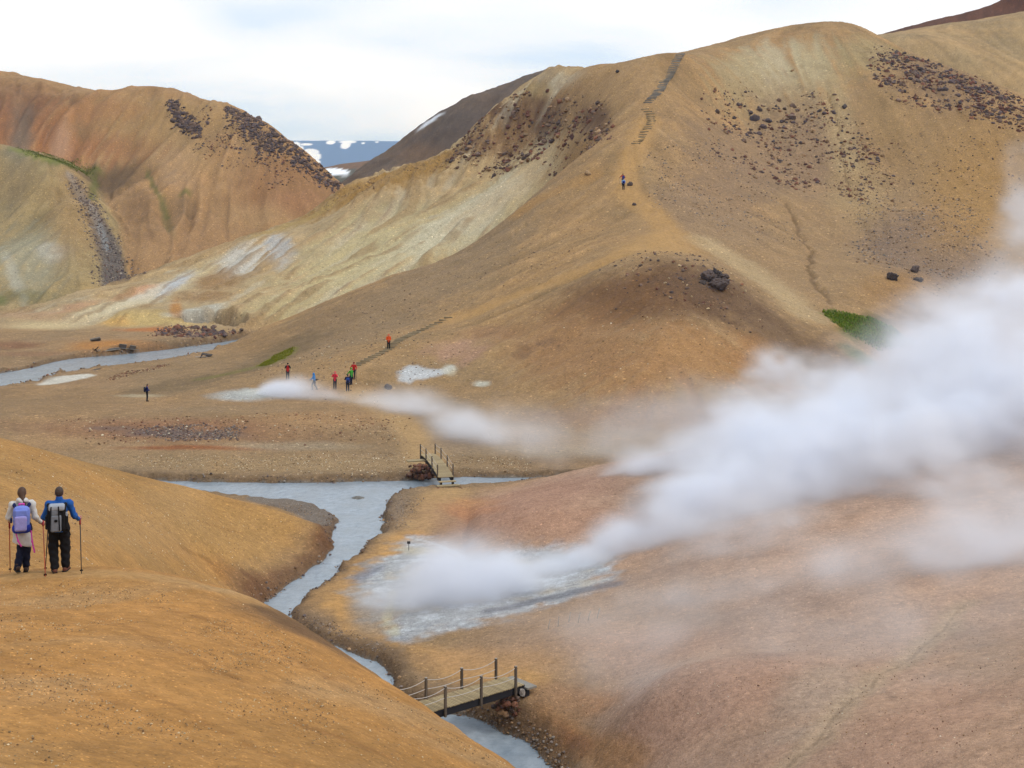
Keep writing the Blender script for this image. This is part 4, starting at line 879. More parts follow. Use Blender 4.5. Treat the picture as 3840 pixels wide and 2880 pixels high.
W_DECK = wood('weathered_deck', (180,160,122)); W_DARK = wood('tarred_beam', (44,42,46)); W_POST = wood('weathered_post', (104,92,80), 6, (12, 12, 1)); W_CAP = wood('post_top', (170,164,156)); W_STEP = wood('weathered_log', (152,136,106)); W_GREY = wood('grey_plank', (138,132,122))
ROPE = simple('rope', (206,196,186), .9, .15, 40); IRON = simple('bolt_iron', (90,86,84), .5, .2, 20, metal=.6)
def sag(a, b, dip, n=9):
    t = np.linspace(0, 1, n)[:, None]; p = a + (b - a) * t; p[:, 2] -= (4 * dip * t * (1 - t))[:, 0]; return p
def footbridge(nm, label, ends, width, posts, rail, zfun, plank, rope_dip, bolts, left_off, beam_h, top=True, low=.42):
    """ends: two world points (x,y); posts: distances along the deck"""
    a, b = np.array(ends[0], float), np.array(ends[1], float); d = b - a; L = np.hypot(*d); d /= L; s = np.array([-d[1], d[0]])
    org = np.array([a[0], a[1], 0.0]); root = thing(nm, label, 'bridge', tuple(org))
    def W(t, off, z): q = a + d * t + s * off; return np.array([q[0], q[1], z]) - org
    n = int(L / plank); 
    proto = MB().box((0, 0, 0), (plank * .70, width, .045)).mesh('plank', bevel=.006); proto.materials.append(W_DECK); ang = math.atan2(d[1], d[0])
    r = np.random.default_rng(len(nm))
    for i in range(n):
        t = (i + .5) * plank; o = link('plank', proto, None, root); o.location = W(t, r.normal(0, .012), zfun(t)); sl = (zfun(t + .1) - zfun(t - .1)) / .2; o.rotation_euler = (0, -math.atan(sl), ang + r.normal(0, .008))
    for sg in (-1, 1):
        mb = MB(); ts = np.linspace(0, L, 9)
        for t0, t1 in zip(ts[:-1], ts[1:]): mb.beam(W(t0, sg * (width / 2 - .12), zfun(t0) - .03 - beam_h / 2), W(t1, sg * (width / 2 - .12), zfun(t1) - .03 - beam_h / 2), .11, beam_h)
        mb.build('side_beam', W_DARK, root, label='dark tarred side beam')
        tops = []
        for t in posts:
            zt = zfun(t); ps_ = W(t, sg * (width / 2 + .012), 0); mb = MB().box((ps_[0], ps_[1], zt + (rail - .34) / 2), (.095, .095, rail + .34), [[d[0], s[0], 0], [d[1], s[1], 0], [0, 0, 1]])
            po = mb.build('post', W_POST, root, bevel=.008)
            if top: MB().box((ps_[0], ps_[1], zt + rail + .012), (.09, .09, .02), [[d[0], s[0], 0], [d[1], s[1], 0], [0, 0, 1]]).build('post_cap', W_CAP, po)
            tops.append((ps_, zt))
            if bolts:
                mb = MB()
                for dz in (-.10, -.24): mb.tube([W(t, sg * (width / 2 + .055), zt + dz), W(t, sg * (width / 2 + .075), zt + dz)], .014, 6)
                mb.build('bolt', IRON, po)
        for hgt, dip in ((rail - .05, rope_dip), (low, rope_dip * .4)):
            for (p0, z0), (p1, z1) in zip(tops[:-1], tops[1:]):
                e0 = np.array([p0[0], p0[1], z0 + hgt]); e1 = np.array([p1[0], p1[1], z1 + hgt]); MB().tube(sag(e0, e1, dip), .014, 5).build('rope', ROPE, root, smooth=True)
    return root, W, d, s, L
# lower bridge
P1 = P(961.6,1530,(CAMZ-1.75)*F/(1530-HY)); P3 = P(1113.7,1485,(CAMZ-1.75)*F/(1485-HY)); Q2 = P(998,1489,(CAMZ-1.75)*F/(1489-HY)); P2 = P(1039.7,1507,(CAMZ-1.75)*F/(1507-HY))
du = (P3 - P1)[:2]; sp_ = np.hypot(*du) / 2; du /= np.hypot(*du); nn = np.array([-du[1], du[0]]); wid = abs((Q2 - P2)[:2] @ nn)
endR = P3[:2] + du * .55 + nn * wid / 2; Lb = .55 + sp_ * 2 + sp_ * 2 - .5; endL = endR - du * Lb
print('BRIDGE1', P1, P3, wid, sp_, endL, zat(*endL), endR, zat(*endR))
b1, W1, *_ = footbridge('plank_bridge', 'rope railed plank bridge half hidden behind the golden foreground slope', (endL, endR), wid, [Lb - .55 - i * sp_ for i in range(4)], .86, lambda t: 1.75, .105, .16, True, 0, .30)
mbk = MB(); kn = W1(Lb - .25, -wid / 2 - .08, 1.55)
for j in range(4):
    th = np.linspace(0, 2 * math.pi, 14); mbk.tube(np.c_[kn[0] + .11 * np.cos(th + j) * (1 - .1 * j), kn[1] + .02 * np.sin(2 * th + j), kn[2] - .06 + .15 * np.sin(th + .5 * j)], .013, 5, False)
mbk.build('rope_coil', ROPE, b1, smooth=True, label='white rope tied in a coil at the bridge end')
def stone_pile(nm, label, pts, cc, seed, base):
    r = np.random.default_rng(seed); root = thing(nm, label, 'stone pile', base)
    for (x, y, z, s) in pts: boulder('stone', None, None, x, y, s, cc, r, False, .2, z, root, base)
    return root
r_ = np.random.default_rng(5)
def pile_pts(c, ax1, n, l, w, h, s0, s1, seed):
    r = np.random.default_rng(seed); out = []
    for i in range(n):
        u, v, q = r.uniform(-1, 1), r.uniform(-1, 1), r.random(); k = 1 - .35 * q
        x = c[0] + ax1[0] * u * l * k - ax1[1] * v * w * k; y = c[1] + ax1[1] * u * l * k + ax1[0] * v * w * k; s = s0 + (s1 - s0) * r.random() * (1 - .4 * q); out.append((x, y, c[2] + q * h, s))
    return out
eR = endR - du * .5; stone_pile('bridge_footing', 'dark reddish stones piled under the end of the lower bridge', pile_pts((eR[0] - du[0] * .25 - nn[0] * .25, eR[1] - du[1] * .25 - nn[1] * .25, .5), (nn[0], nn[1]), 46, .75, .5, .85, .2, .42, 8), REDC + DARKC[:2] + BROWNC[:1], 9, (eR[0], eR[1], .3))
mbp = MB(); e0 = W1(Lb + .0, -.1, 1.62) + np.array(b1.location); MB().box((0, 0, 0), (.5, wid * 1.25, .08), [[du[0], nn[0], 0], [du[1], nn[1], 0], [0, 0, 1]]).build('landing_board', W_GREY, b1, loc=W1(Lb + .22, 0, 1.60))
MB().box((0, 0, 0), (.34, wid * 1.1, .3), [[du[0], nn[0], 0], [du[1], nn[1], 0], [0, 0, 1]]).build('end_sill', W_DARK, b1, loc=W1(Lb - .02, 0, 1.42))
# upper bridge
nearM = P(963.4,1033,104.6); farM = P(924,985.8,111.2); dv = (farM - nearM)[:2]; Lv = np.hypot(*dv); dv /= Lv
b2, W2, *_ = footbridge('arched_bridge', 'arched plank bridge with rope rails over the wide stream', (nearM[:2] - dv * .1, farM[:2] + dv * .25), 1.16, [.35, Lv / 3 + .1, Lv * 2 / 3 + .1, Lv + .05], .84, lambda t: 1.0 + .5 * math.sin(min(max(t / Lv, 0), 1.08) * 2.0), .14, .02, False, 0, .34, False)
nv = np.array([-dv[1], dv[0]]); Rv = [[dv[0], nv[0], 0], [dv[1], nv[1], 0], [0, 0, 1]]
MB().box((0, 0, 0), (.32, 1.3, .06), Rv).build('step', W_DECK, b2, loc=W2(-.30, 0, .74)); MB().box((0, 0, 0), (.5, 1.7, .08), Rv).build('landing_board', W_DECK, b2, loc=W2(-.66, 0, .50))
for sg in (-1, 1): MB().box((0, 0, 0), (.36, .12, .5), Rv).build('step_support', W_DARK, b2, loc=W2(-.22, sg * .45, .48))
fe = farM[:2] + dv * .1; lw = P(893,1001,109.5); MB().box((0, 0, 0), (.7, 1.5, .08), Rv).build('side_landing', W_DECK, b2, loc=W2(Lv - 1.2, 1.15, 1.26))
pc = P(902,1036,107.9); stone_pile('bridge_abutment', 'pile of reddish brown boulders beside the arched bridge', pile_pts((pc[0] + .15, pc[1] + .25, .12), (1, -.12), 70, 1.15, .55, 1.0, .24, .58, 10), REDC + [(120,84,62),(96,70,56),(134,104,82)], 11, (pc[0], pc[1], 0.1))
pc = P(948,1058,103.6); stone_pile('bridge_footing', 'reddish stones flanking the left foot of the arched bridge', pile_pts((pc[0] + .0, pc[1] - .1, .2), (-.55, -.85), 16, .75, .18, .18, .18, .34, 12), REDC + BROWNC[:1], 13, (pc[0], pc[1], .1))
pc = P(992,1058,103.4); stone_pile('bridge_footing', 'reddish stones flanking the right foot of the arched bridge', pile_pts((pc[0] + .1, pc[1] - .1, .2), (.55, -.85), 16, .8, .18, .18, .18, .34, 14), REDC + BROWNC[:1], 15, (pc[0], pc[1], .1))

# ------------------------------------------------------------------ log steps up the hill
def stairway(nm, label, pp, n, width, size, step_nm, mat, seed, jit=.04, turn=0.0):
    pts = np.array([hit(*p) for p in pp]); seg = np.r_[0, np.cumsum(np.hypot(np.diff(pts[:, 0]), np.diff(pts[:, 1])))]; r = np.random.default_rng(seed); base = pts[0]
    root = thing(nm, label, 'stairs', tuple(base)); protos = []
    for q in range(3):
        me = MB().box((0, 0, 0), (width, size[0], size[1]), jit=.008).mesh(step_nm, bevel=.012); me.materials.append(mat); protos.append(me)
    for i in range(n):
        t = seg[-1] * (i + .0) / max(n - 1, 1); x = np.interp(t, seg, pts[:, 0]); y = np.interp(t, seg, pts[:, 1]); o = link(step_nm, protos[r.integers(0, 3)], None, root)
        o.location = (x - base[0] + r.normal(0, jit), y - base[1], zat(x, y) + size[1] * .18 - base[2]); o.rotation_euler = (r.normal(0, .04), r.normal(0, .05), turn + r.normal(0, .06))
    return root
stairway('log_stairway', 'flight of short log steps climbing the slope past the hiker in orange', [(772,790),(803,774),(839,755.5),(868,734),(903,717.5),(940,701),(968,687)], 29, 1.05, (.20, .24), 'step', W_STEP, 3, .03, -.12)
stairway('plank_stairway', 'long plank stairway rising to the ridge top', [(1400,222),(1417,205),(1434,178),(1453,149),(1471,117)], 36, 1.6, (.24, .24), 'step', W_GREY, 4, .04, .05)
stairway('plank_stairway', 'short run of worn plank steps above the trail where the stairway begins', [(1375,310),(1390,289),(1404,272),(1407,261),(1404,246),(1394,236)], 17, 1.45, (.26, .20), 'step', W_STEP, 5, .08, .0)

# ------------------------------------------------------------------ small timber things on the flats
def at3(px, py): p = hit(px, py); return p
def stake(px, py, h, lean, label, group):
    p = at3(px, py); root = thing('stake', label, 'stake', tuple(p), 0, group); MB().tube([(0, 0, -.1), (lean * .5, 0, h * .5), (lean, 0, h)], [.022, .02, .018], 7).build('shaft', W_CAP, root, smooth=True); MB().tube([(lean * .98, 0, h * .97), (lean * 1.02, 0, h * 1.03)], .032, 7).build('tip', W_CAP, root)
for (x, y, ln) in ((1183,1360,.12),(1205,1354,.05),(1228,1344,.1),(1248,1345,.12),(1269,1342,.14),(1289,1336,.14)): stake(x, y, .46, ln, 'leaning wooden stake in the row beside the hot ground', 'row of stakes')
p = at3(883,1189); root = thing('marker_sign', 'small dark marker sign on a thin post at the sinter edge', 'sign', tuple(p)); MB().tube([(0, 0, -.15), (0, 0, .5)], .018, 6).build('post', W_DARK, root); skin_obj('sign_plate', [('b', (0, -.02, .48), (.10, .02, .08), .018)], .012, W_DARK, root)
W_OLD = wood('old_timber', (84,74,66))
def crate_pile(px, py, label, kind, rz=.1):
    p = at3(px, py); root = thing('broken_timber' if kind != 'stack' else 'plank_stack', label, 'timber', (p[0], p[1], p[2] - .08), rz); r = np.random.default_rng(int(px)); root.rotation_euler = (r.normal(0, .10), r.normal(0, .12), rz + r.normal(0, .5)); root.scale = (.9, .9, .72)
    if kind == 'stack':
        for i in range(6):
            for j in range(3): MB().box((r.normal(0, .05), (j - 1) * .24, .08 + i * .125), (1.5, .2, .08)).build('plank', W_OLD if i < 4 else W_GREY, root)
        for sx_ in (-.5, .5): MB().box((sx_, 0, .02), (.1, .7, .06)).build('bearer', W_OLD, root)
    elif kind == 'frame':
        MB().beam((-.7, 0, .05), (.5, .1, .9), .14, .1).build('beam', W_OLD, root); MB().beam((-.6, .1, .08), (.75, 0, .12), .2, .1).build('beam', W_GREY, root); MB().beam((-.7, 0, .0), (-.7, .05, .75), .14, .14).build('post', W_OLD, root); MB().beam((-.7, .1, .5), (.6, .15, .35), .22, .05).build('plank', W_CAP, root); MB().beam((-.8, -.1, .3), (.4, -.1, .62), .2, .06).build('plank', W_OLD, root)
    elif kind == 'beams':
        for i in range(3): MB().beam((-1.3, -.25 + .2 * i, .08 + .1 * i), (1.3, -.2 + .22 * i, .2 + .08 * i), .18, .14).build('beam', W_GREY if i != 1 else W_OLD, root)
        MB().beam((-1.6, -.4, .05), (.6, -.3, .12), .2, .08).build('plank', W_GREY, root)
    elif kind == 'boxes':
        for cx_, w_ in ((-.75, 1.1), (.75, .9)):
            for q in (-1, 1): MB().box((cx_, q * .35, .55), (w_, .07, .7)).build('side_board', W_OLD, root)
            for q in (-1, 1): MB().box((cx_ + q * (w_ / 2 - .04), 0, .55), (.07, .62, .7)).build('end_board', W_OLD, root)
            MB().box((cx_, 0, .9), (w_ * 1.05, .8, .06)).build('top_board', W_GREY, root)
        MB().beam((-1.6, -.5, .1), (1.6, -.45, .25), .2, .1).build('beam', W_GREY, root)
    elif kind == 'ramp':
        MB().box((.2, 0, .62), (1.5, .9, .1)).build('deck', W_OLD, root)
        for q in (-1, 1): MB().beam((-.6, q * .4, .0), (-.4, q * .4, .66), .12, .12).build('leg', W_OLD, root); MB().beam((.7, q * .4, .0), (.7, q * .4, .62), .14, .14).build('leg', W_GREY, root)
        MB().beam((-1.3, -.5, .04), (.4, -.5, .4), .16, .08).build('plank', W_CAP, root); MB().box((.5, 0, .35), (.7, .8, .4)).build('box', W_OLD, root)
    else:
        MB().beam((-1.2, 0, .05), (1.2, .1, .08), .22, .06).build('plank', W_GREY, root); MB().beam((-.3, .2, .1), (1.5, .35, .16), .18, .06).build('plank', W_OLD, root)
crate_pile(207,737,'stack of old planks on the orange flat beyond the brook','stack'); crate_pile(208,759,'collapsed timber frame beside the brook','frame'); crate_pile(240,756,'grey beams lying on the brook bank between the frame and the boxes','beams'); crate_pile(275,754,'two broken wooden boxes on the rubble by the brook','boxes'); crate_pile(443,771,'dark remains of a small timber bridge at the brook edge below the spur','ramp'); crate_pile(309,779,'loose planks lying at the water edge of the brook','planks'); crate_pile(198,800,'single grey planks lying on the flat south of the brook','planks')
# ------------------------------------------------------------------ people
def cloth(nm, c, rough=.85, noise=.10): return simple(nm, c, rough, noise, 14.0, .25, spec=.2)
SKIN = simple('skin', (196,146,122), .55, .06, 10); HAIRB = simple('hair_brown', (84,60,46), .6, .25, 30); HAIRD = simple('hair_dark', (70,56,50), .6, .25, 30)
BLACKC = cloth('black_cloth', (26,25,28)); NAVY = cloth('navy_cloth', (26,30,52)); BOOT = simple('boot_leather', (74,54,44), .7, .2, 20); SOLE = simple('boot_sole', (40,38,38), .9, .1, 10)
def lerp(a, b, t): return np.array(a, float) * (1 - t) + np.array(b, float) * t
def person(label, loc, rz, H_, J, wear, h, near=False, group=None):
    """J: joints in metres for a 1.75 m figure, y forward; wear: materials by garment"""
    s = H_ / 1.75; root = thing('person', label, 'person', tuple(loc), rz, group)
    D = dict(head=(0, .02, 1.63), neck=(0, 0, 1.48), chest=(0, 0, 1.30), waist=(0, 0, 1.08), hip=(0, 0, .95), hl=(-.09, 0, .93), hr=(.09, 0, .93), kl=(-.10, .03, .50), kr=(.10, .03, .50), al=(-.10, 0, .09), ar=(.10, 0, .09),
             sl=(-.185, 0, 1.42), sr=(.185, 0, 1.42), el=(-.25, -.02, 1.15), er=(.25, -.02, 1.15), wl=(-.24, .10, .92), wr=(.24, .10, .92), fl=(-.02, 1), fr=(.02, 1)); D.update(J)
    g = {k: np.array(v, float) * (s if np.size(v) == 3 else 1) for k, v in D.items()}
    def c(a, b, ra, rb, sy_=1.0): return ('c', g[a] if isinstance(a, str) else a, g[b] if isinstance(b, str) else b, ra * s, rb * s, sy_)
    hd = g['head']; fwd = np.array([0, 1, 0.0]); look = np.array(J.get('look', (0, 1, 0)), float); look /= np.linalg.norm(look); sd_ = np.cross(look, (0, 0, 1)); sd_ /= np.linalg.norm(sd_)
    def hp(f, sd2, u): return hd + (look * f + sd_ * sd2 + np.array([0, 0, u])) * s
    body = [('e', hd, np.array((.078, .095, .112)) * s), ('e', hp(.03, 0, -.06), np.array((.06, .07, .065)) * s), c('neck', hd - np.array([0, .01, .05]) * s, .055, .055), ('c', hp(.085, 0, .02), hp(.108, 0, -.02), .010 * s, .016 * s), ('c', hp(.07, -.025, -.065), hp(.07, .025, -.065), .012 * s, .012 * s),
            ('e', hp(-.005, .08, 0), np.array((.014, .024, .034)) * s), ('e', hp(-.005, -.08, 0), np.array((.014, .024, .034)) * s),
            c('neck', 'chest', .06, .13, .7), c('chest', 'waist', .14, .12, .68), c('waist', 'hip', .12, .13, .75), c('sl', 'sr', .055, .055)]
    for q in 'lr':
        body += [c('h' + q, 'k' + q, .078, .052), c('k' + q, 'a' + q, .052, .036), c('s' + q, 'e' + q, .047, .038), c('e' + q, 'w' + q, .038, .026)]
        w = g['w' + q]; d = w - g['e' + q]; d /= np.linalg.norm(d) + 1e-9; grip = J.get('g' + q, d); grip = np.array(grip, float); grip /= np.linalg.norm(grip); x = np.cross(grip, (0, 0, 1.0)); x /= np.linalg.norm(x) + 1e-9
        palm = w + grip * .05 * s; body.append(('c', w, palm, .026 * s, .034 * s))
        if near:
            side = np.array([0, 0, 1.0]) if abs(grip[2]) < .8 else x
            for m_, ln in zip((-.030, -.010, .010, .030), (.058, .070, .066, .050)):
                k0 = palm + grip * .025 * s + side * m_ * s; k1 = k0 + (grip * .55 + x * (-.6 if q == 'l' else .6)) * ln * .6 * s; k2 = k1 + (-grip * .35 + x * (-.4 if q == 'l' else .4)) * ln * .6 * s
                body += [('c', k0, k1, .0095 * s, .009 * s), ('c', k1, k2, .009 * s, .008 * s)]
            t0 = w + grip * .03 * s + side * .03 * s; body.append(('c', t0, t0 + (grip * .6 + side * .5) * .055 * s, .012 * s, .009 * s))
        foot = np.array([g['f' + q][0], g['f' + q][1], 0]); foot /= np.linalg.norm(foot); a = g['a' + q]; body.append(('c', a - np.array([0, 0, .04]) * s, a + foot * .15 * s - np.array([0, 0, .055]) * s, .036 * s, .03 * s))
    skin_obj('body', body, h, SKIN, root, .018 * s)
    # trousers
    tr = []
    bag = wear.get('baggy', 1.0)
    for q in 'lr':
        tr += [c('h' + q, 'k' + q, .098 * bag ** .5, .078 * bag), ('c', g['k' + q], g['a' + q] + np.array([0, 0, .03]) * s, .076 * s * bag, .066 * s * bag)]
    tr += [c('waist', 'hip', .13, .145, .8), ('c', g['hl'], g['hr'], .11 * s, .11 * s)]
    def folds(G, f): return f + .006 * s * np.sin(G[..., 2] / s * 42 + 6 * np.sin(G[..., 0] / s * 9 + G[..., 1] / s * 5))
    skin_obj('trousers', tr, h, wear['trousers'], root, .03 * s, extra=folds)
    for q in 'lr':
        foot = np.array([g['f' + q][0], g['f' + q][1], 0]); foot /= np.linalg.norm(foot); a = g['a' + q]; lift = J.get('heel' + q, 0.0) * s
        heel = a - foot * .055 * s + np.array([0, 0, -.045 * s + lift]); toe = a + foot * .17 * s + np.array([0, 0, -.055]) * s
        bo = skin_obj('boot', [('c', heel, toe, .047 * s, .040 * s), ('c', a + np.array([0, 0, .07]) * s, a - np.array([0, 0, .02]) * s, .056 * s, .05 * s)], h, wear.get('boots', BOOT), root, .02 * s)
        if near: skin_obj('sole', [('b', (heel + toe) / 2 - np.array([0, 0, .035]) * s, np.array((.05, .15, .016)) * s, .012 * s, [[foot[1], foot[0], 0], [-foot[0], foot[1], 0], [0, 0, 1]])], h, SOLE, bo)
    # jacket
    jl = wear.get('hem', .90); jk = [c('neck', 'chest', .075, .155, .72), c('chest', 'waist', .165, .155, .74), ('c', g['waist'], np.array([g['hip'][0], g['hip'][1], jl * s]), .155 * s, wear.get('flare', .165) * s, .78), c('sl', 'sr', .078, .078)]
    for q in 'lr': jk += [c('s' + q, 'e' + q, .072, .058), ('c', g['e' + q], lerp(g['e' + q], g['w' + q], .95), .058 * s, .043 * s)]
    if wear.get('hood') == 'down': jk += [('e', g['neck'] + np.array([0, -.07, .01]) * s, np.array((.125, .085, .075)) * s)]
    def jf(G, f): return f + .005 * s * np.sin(G[..., 2] / s * 34 + 5 * np.sin(G[..., 0] / s * 11))
    skin_obj('jacket', jk, h, wear['jacket'], root, .035 * s, extra=jf, cut=lambda G: (jl * s - .02 * s) - G[..., 2] + wear.get('slant', 0) * G[..., 0])
    if wear.get('vest') is not None: skin_obj('vest', [c('neck', 'chest', .09, .172, .74), c('chest', 'waist', .182, .172, .76), ('c', g['waist'], g['hip'], .172 * s, .172 * s, .8)], h, wear['vest'], root, .03 * s)
    if wear.get('collar') is not None: skin_obj('collar', [('c', g['neck'] - np.array([0, 0, .03]) * s, g['neck'] + np.array([0, 0, .05]) * s, .075 * s, .07 * s)], h, wear['collar'], root)
    hm = wear.get('hair'); ht = wear.get('hat')
    if hm is not None:
        hr_ = [('e', hp(-.012, 0, .018), np.array((.088, .104, .112)) * s)]
        if wear.get('long'): hr_ += [('c', hp(-.06, 0, -.01), hp(-.12, .04, -.13), .07 * s, .05 * s), ('c', hp(-.12, .04, -.13), hp(-.17, .10, -.26), .045 * s, .018 * s)]
        skin_obj('hair', hr_, h, hm, root, .03 * s, cut=lambda G: np.minimum((G - hd) @ look - .045 * s, (hd[2] + .045 * s) - G[..., 2] + 0 * G[..., 0]) if True else None)
    if ht is not None:
        hh = [('e', hp(-.005, 0, .03), np.array((.105, .12, .118)) * s)]
        if wear.get('hood') == 'up': hh = [('e', hp(-.02, 0, .0), np.array((.118, .13, .15)) * s), ('c', hp(-.03, 0, -.08), g['neck'] + np.array([0, -.02, -.02]) * s, .09 * s, .10 * s)]
        skin_obj('hat' if wear.get('hood') != 'up' else 'hood', hh, h, ht, root, .03 * s, cut=lambda G: np.minimum((G - hd) @ look - .06 * s, 1.0) if wear.get('hood') == 'up' else (hd[2] - .0 * s) - G[..., 2])
    return root, g, s
def to_world(loc, rz, v): cz, sz = math.cos(rz), math.sin(rz); v = np.array(v); return np.array([loc[0] + cz * v[0] - sz * v[1], loc[1] + sz * v[0] + cz * v[1], loc[2] + v[2]])
def pole(label, top, tip, mat, grip_mat, group=None, r=.011, bask=True):
    top = np.array(top, float); tip = np.array(tip, float); d = top - tip; L = np.linalg.norm(d); d /= L; root = thing('trekking_pole', label, 'trekking pole', tuple(tip), 0, group)
    MB().tube([d * 0, d * L * .5, d * (L - .1)], [r * .75, r * .95, r], 7).build('shaft', mat, root, smooth=True)
    MB().tube([d * (L - .16), d * (L - .12), d * (L - .05), d * (L + .01)], [r * 1.5, r * 1.8, r * 1.6, r * 1.9], 8).build('grip', grip_mat, root, smooth=True)
    if bask: MB().tube([d * .06, d * .075], [.032, .026], 9).build('basket', BLACKC, root)
    return root
def backpack(label, loc, rz, parts_, h, group=None):
    root = thing('backpack', label, 'backpack', tuple(loc), rz, group)
    for nm, prims, mat in parts_: skin_obj(nm, prims, h, mat, root, .03)
    return root
# --- the couple on the path (seen from behind)
zw = hit(46,1237); SC = .00148
ZX = lambda x, c: (x - c) * SC * zw[1] / 29.5
PINK = cloth('pink_strap', (236,84,190)); ORNG = simple('pole_orange', (176,72,40), .4, .1, 20); POLEK = simple('pole_black', (40,34,36), .4, .1, 20); POLEG = simple('pole_grey', (170,164,164), .35, .1, 20); GRIPR = simple('grip_red', (150,44,40), .7, .1, 20); GLOVE = cloth('pink_glove', (220,60,110))
WHITEJ = cloth('white_jacket', (216,213,208)); LAV = cloth('lavender_pack', (128,146,226)); LAV2 = cloth('lilac_pocket', (164,160,224)); ROYAL = cloth('royal_blue', (48,66,176)); DBLUE = cloth('strap_navy', (24,34,84))
wp = np.array([zw[0], zw[1] + .05, samp(H, zw[0], zw[1] + .05)]); rzw = math.radians(17)
wJ = dict(head=(-.005, .03, 1.63), look=(.12, 1, -.12), hl=(-.08, 0, .92), hr=(.09, 0, .92), kl=(-.015, .10, .50), kr=(.085, .06, .50), al=(-.085, -.10, .12), ar=(.07, .10, .09), heell=.05, fl=(-.25, 1), fr=(.05, 1), sl=(-.185, 0, 1.40), sr=(.185, 0, 1.40), el=(-.265, .02, 1.14), wl=(-.23, .24, 1.02), er=(.255, -.03, 1.13), wr=(.355, .10, .99), gr=(.5, .5, -.4), gl=(-.2, .8, -.2))
pw, gw, sw = person('woman in long white jacket with brown ponytail walking beside the man in blue', wp, rzw, 1.73 * zw[1] / 28.6, wJ, dict(jacket=WHITEJ, trousers=NAVY, hair=HAIRB, long=True, hood='down', hem=.60, flare=.195, slant=-.35, baggy=1.12), .0105, True)
skin_obj('glove', [('c', gw['wr'], gw['wr'] + np.array([.03, .03, -.02]), .036, .042)], .008, GLOVE, pw, label='pink glove')
bk = to_world(wp, rzw, np.array([-.005, -.235, 1.13]) * sw)
backpack('lavender and royal blue backpack with pink straps worn by the woman in white', bk, rzw, [
    ('main_bag', [('b', (0, 0, .03), (.155, .085, .24), .085), ('e', (0, -.01, .10), (.15, .095, .18))], LAV), ('base', [('b', (0, -.005, -.16), (.175, .09, .10), .085)], ROYAL), ('front_pocket', [('b', (-.01, -.105, -.05), (.115, .04, .15), .04)], LAV2), ('top_pocket', [('b', (0, -.085, .15), (.12, .035, .07), .03)], LAV), ('zip_line', [('c', (-.11, -.132, .02), (.10, -.132, .02), .008, .008)], PINK), ('handle', [('c', (-.05, .02, .27), (-.04, .02, .31), .012, .012), ('c', (.05, .02, .27), (.04, .02, .31), .012, .012), ('c', (-.04, .02, .31), (.04, .02, .31), .012, .012)], PINK),
    ('shoulder_strap', [('c', (-.12, .05, .24), (-.14, .12, .27), .028, .028), ('c', (-.14, .12, .27), (-.14, .24, .30), .028, .028)], DBLUE), ('shoulder_strap', [('c', (.12, .05, .24), (.14, .12, .27), .028, .028), ('c', (.14, .12, .27), (.14, .24, .30), .028, .028)], DBLUE),
    ('hanging_strap', [('c', (-.10, -.02, -.25), (-.06, -.04, -.40), .013, .013), ('c', (-.06, -.04, -.40), (.0, -.05, -.50), .014, .016)], PINK), ('hanging_strap', [('c', (.18, -.02, -.22), (.20, -.06, -.42), .014, .014), ('c', (.20, -.06, -.42), (.245, -.07, -.63), .015, .018)], PINK), ('side_patch', [('b', (-.19, .02, .0), (.02, .05, .05), .02)], DBLUE)], .0095)
def gz(x, y): return float(samp(H, x, y))
hw = to_world(wp, rzw, gw['wr'] + np.array([.045, .03, .02])); tpx = hit(98,1247); pole('orange trekking pole in the right hand of the woman in white', hw, (tpx[0], tpx[1], tpx[2]), ORNG, GRIPR)
hw = to_world(wp, rzw, gw['wl'] + np.array([-.03, .05, .0])); t2 = to_world(wp, rzw, (-.24, .35, 0)); pole('orange trekking pole in the left hand of the woman in white', hw, (t2[0], t2[1], gz(t2[0], t2[1])), ORNG, GRIPR)
# the man
zm = hit(126,1236); mp_ = np.array([zm[0], zm[1] + .05, gz(zm[0], zm[1] + .05)]); rzm = math.radians(16); BLUEJ = cloth('blue_jacket', (38,92,168)); GREYP = cloth('grey_pack', (126,130,138)); GREYL = cloth('light_grey_pack', (166,172,182)); BROWNB = simple('brown_boot', (112,66,50), .7, .2, 20)
mJ = dict(head=(.0, .02, 1.635), look=(.05, 1, -.18), hl=(-.10, 0, .92), hr=(.10, 0, .92), kl=(-.12, .05, .50), kr=(.12, .05, .50), al=(-.085, -.02, .09), ar=(.125, .06, .09), fl=(-.18, 1), fr=(.3, 1), sl=(-.20, 0, 1.41), sr=(.20, 0, 1.41), el=(-.30, .05, 1.14), wl=(-.20, .26, 1.02), er=(.30, .02, 1.14), wr=(.375, .20, 1.03), gr=(.3, .7, .1), gl=(-.2, .8, -.2))
pm, gm_, sm_ = person('man in blue jacket and baggy black trousers walking beside the woman in white', mp_, rzm, 1.72 * zm[1] / 28.6, mJ, dict(jacket=BLUEJ, trousers=BLACKC, hair=HAIRD, collar=BLUEJ, hem=.86, baggy=1.3, boots=BROWNB), .0105, True)
bm_ = to_world(mp_, rzm, np.array([-.04, -.25, 1.17]) * sm_)
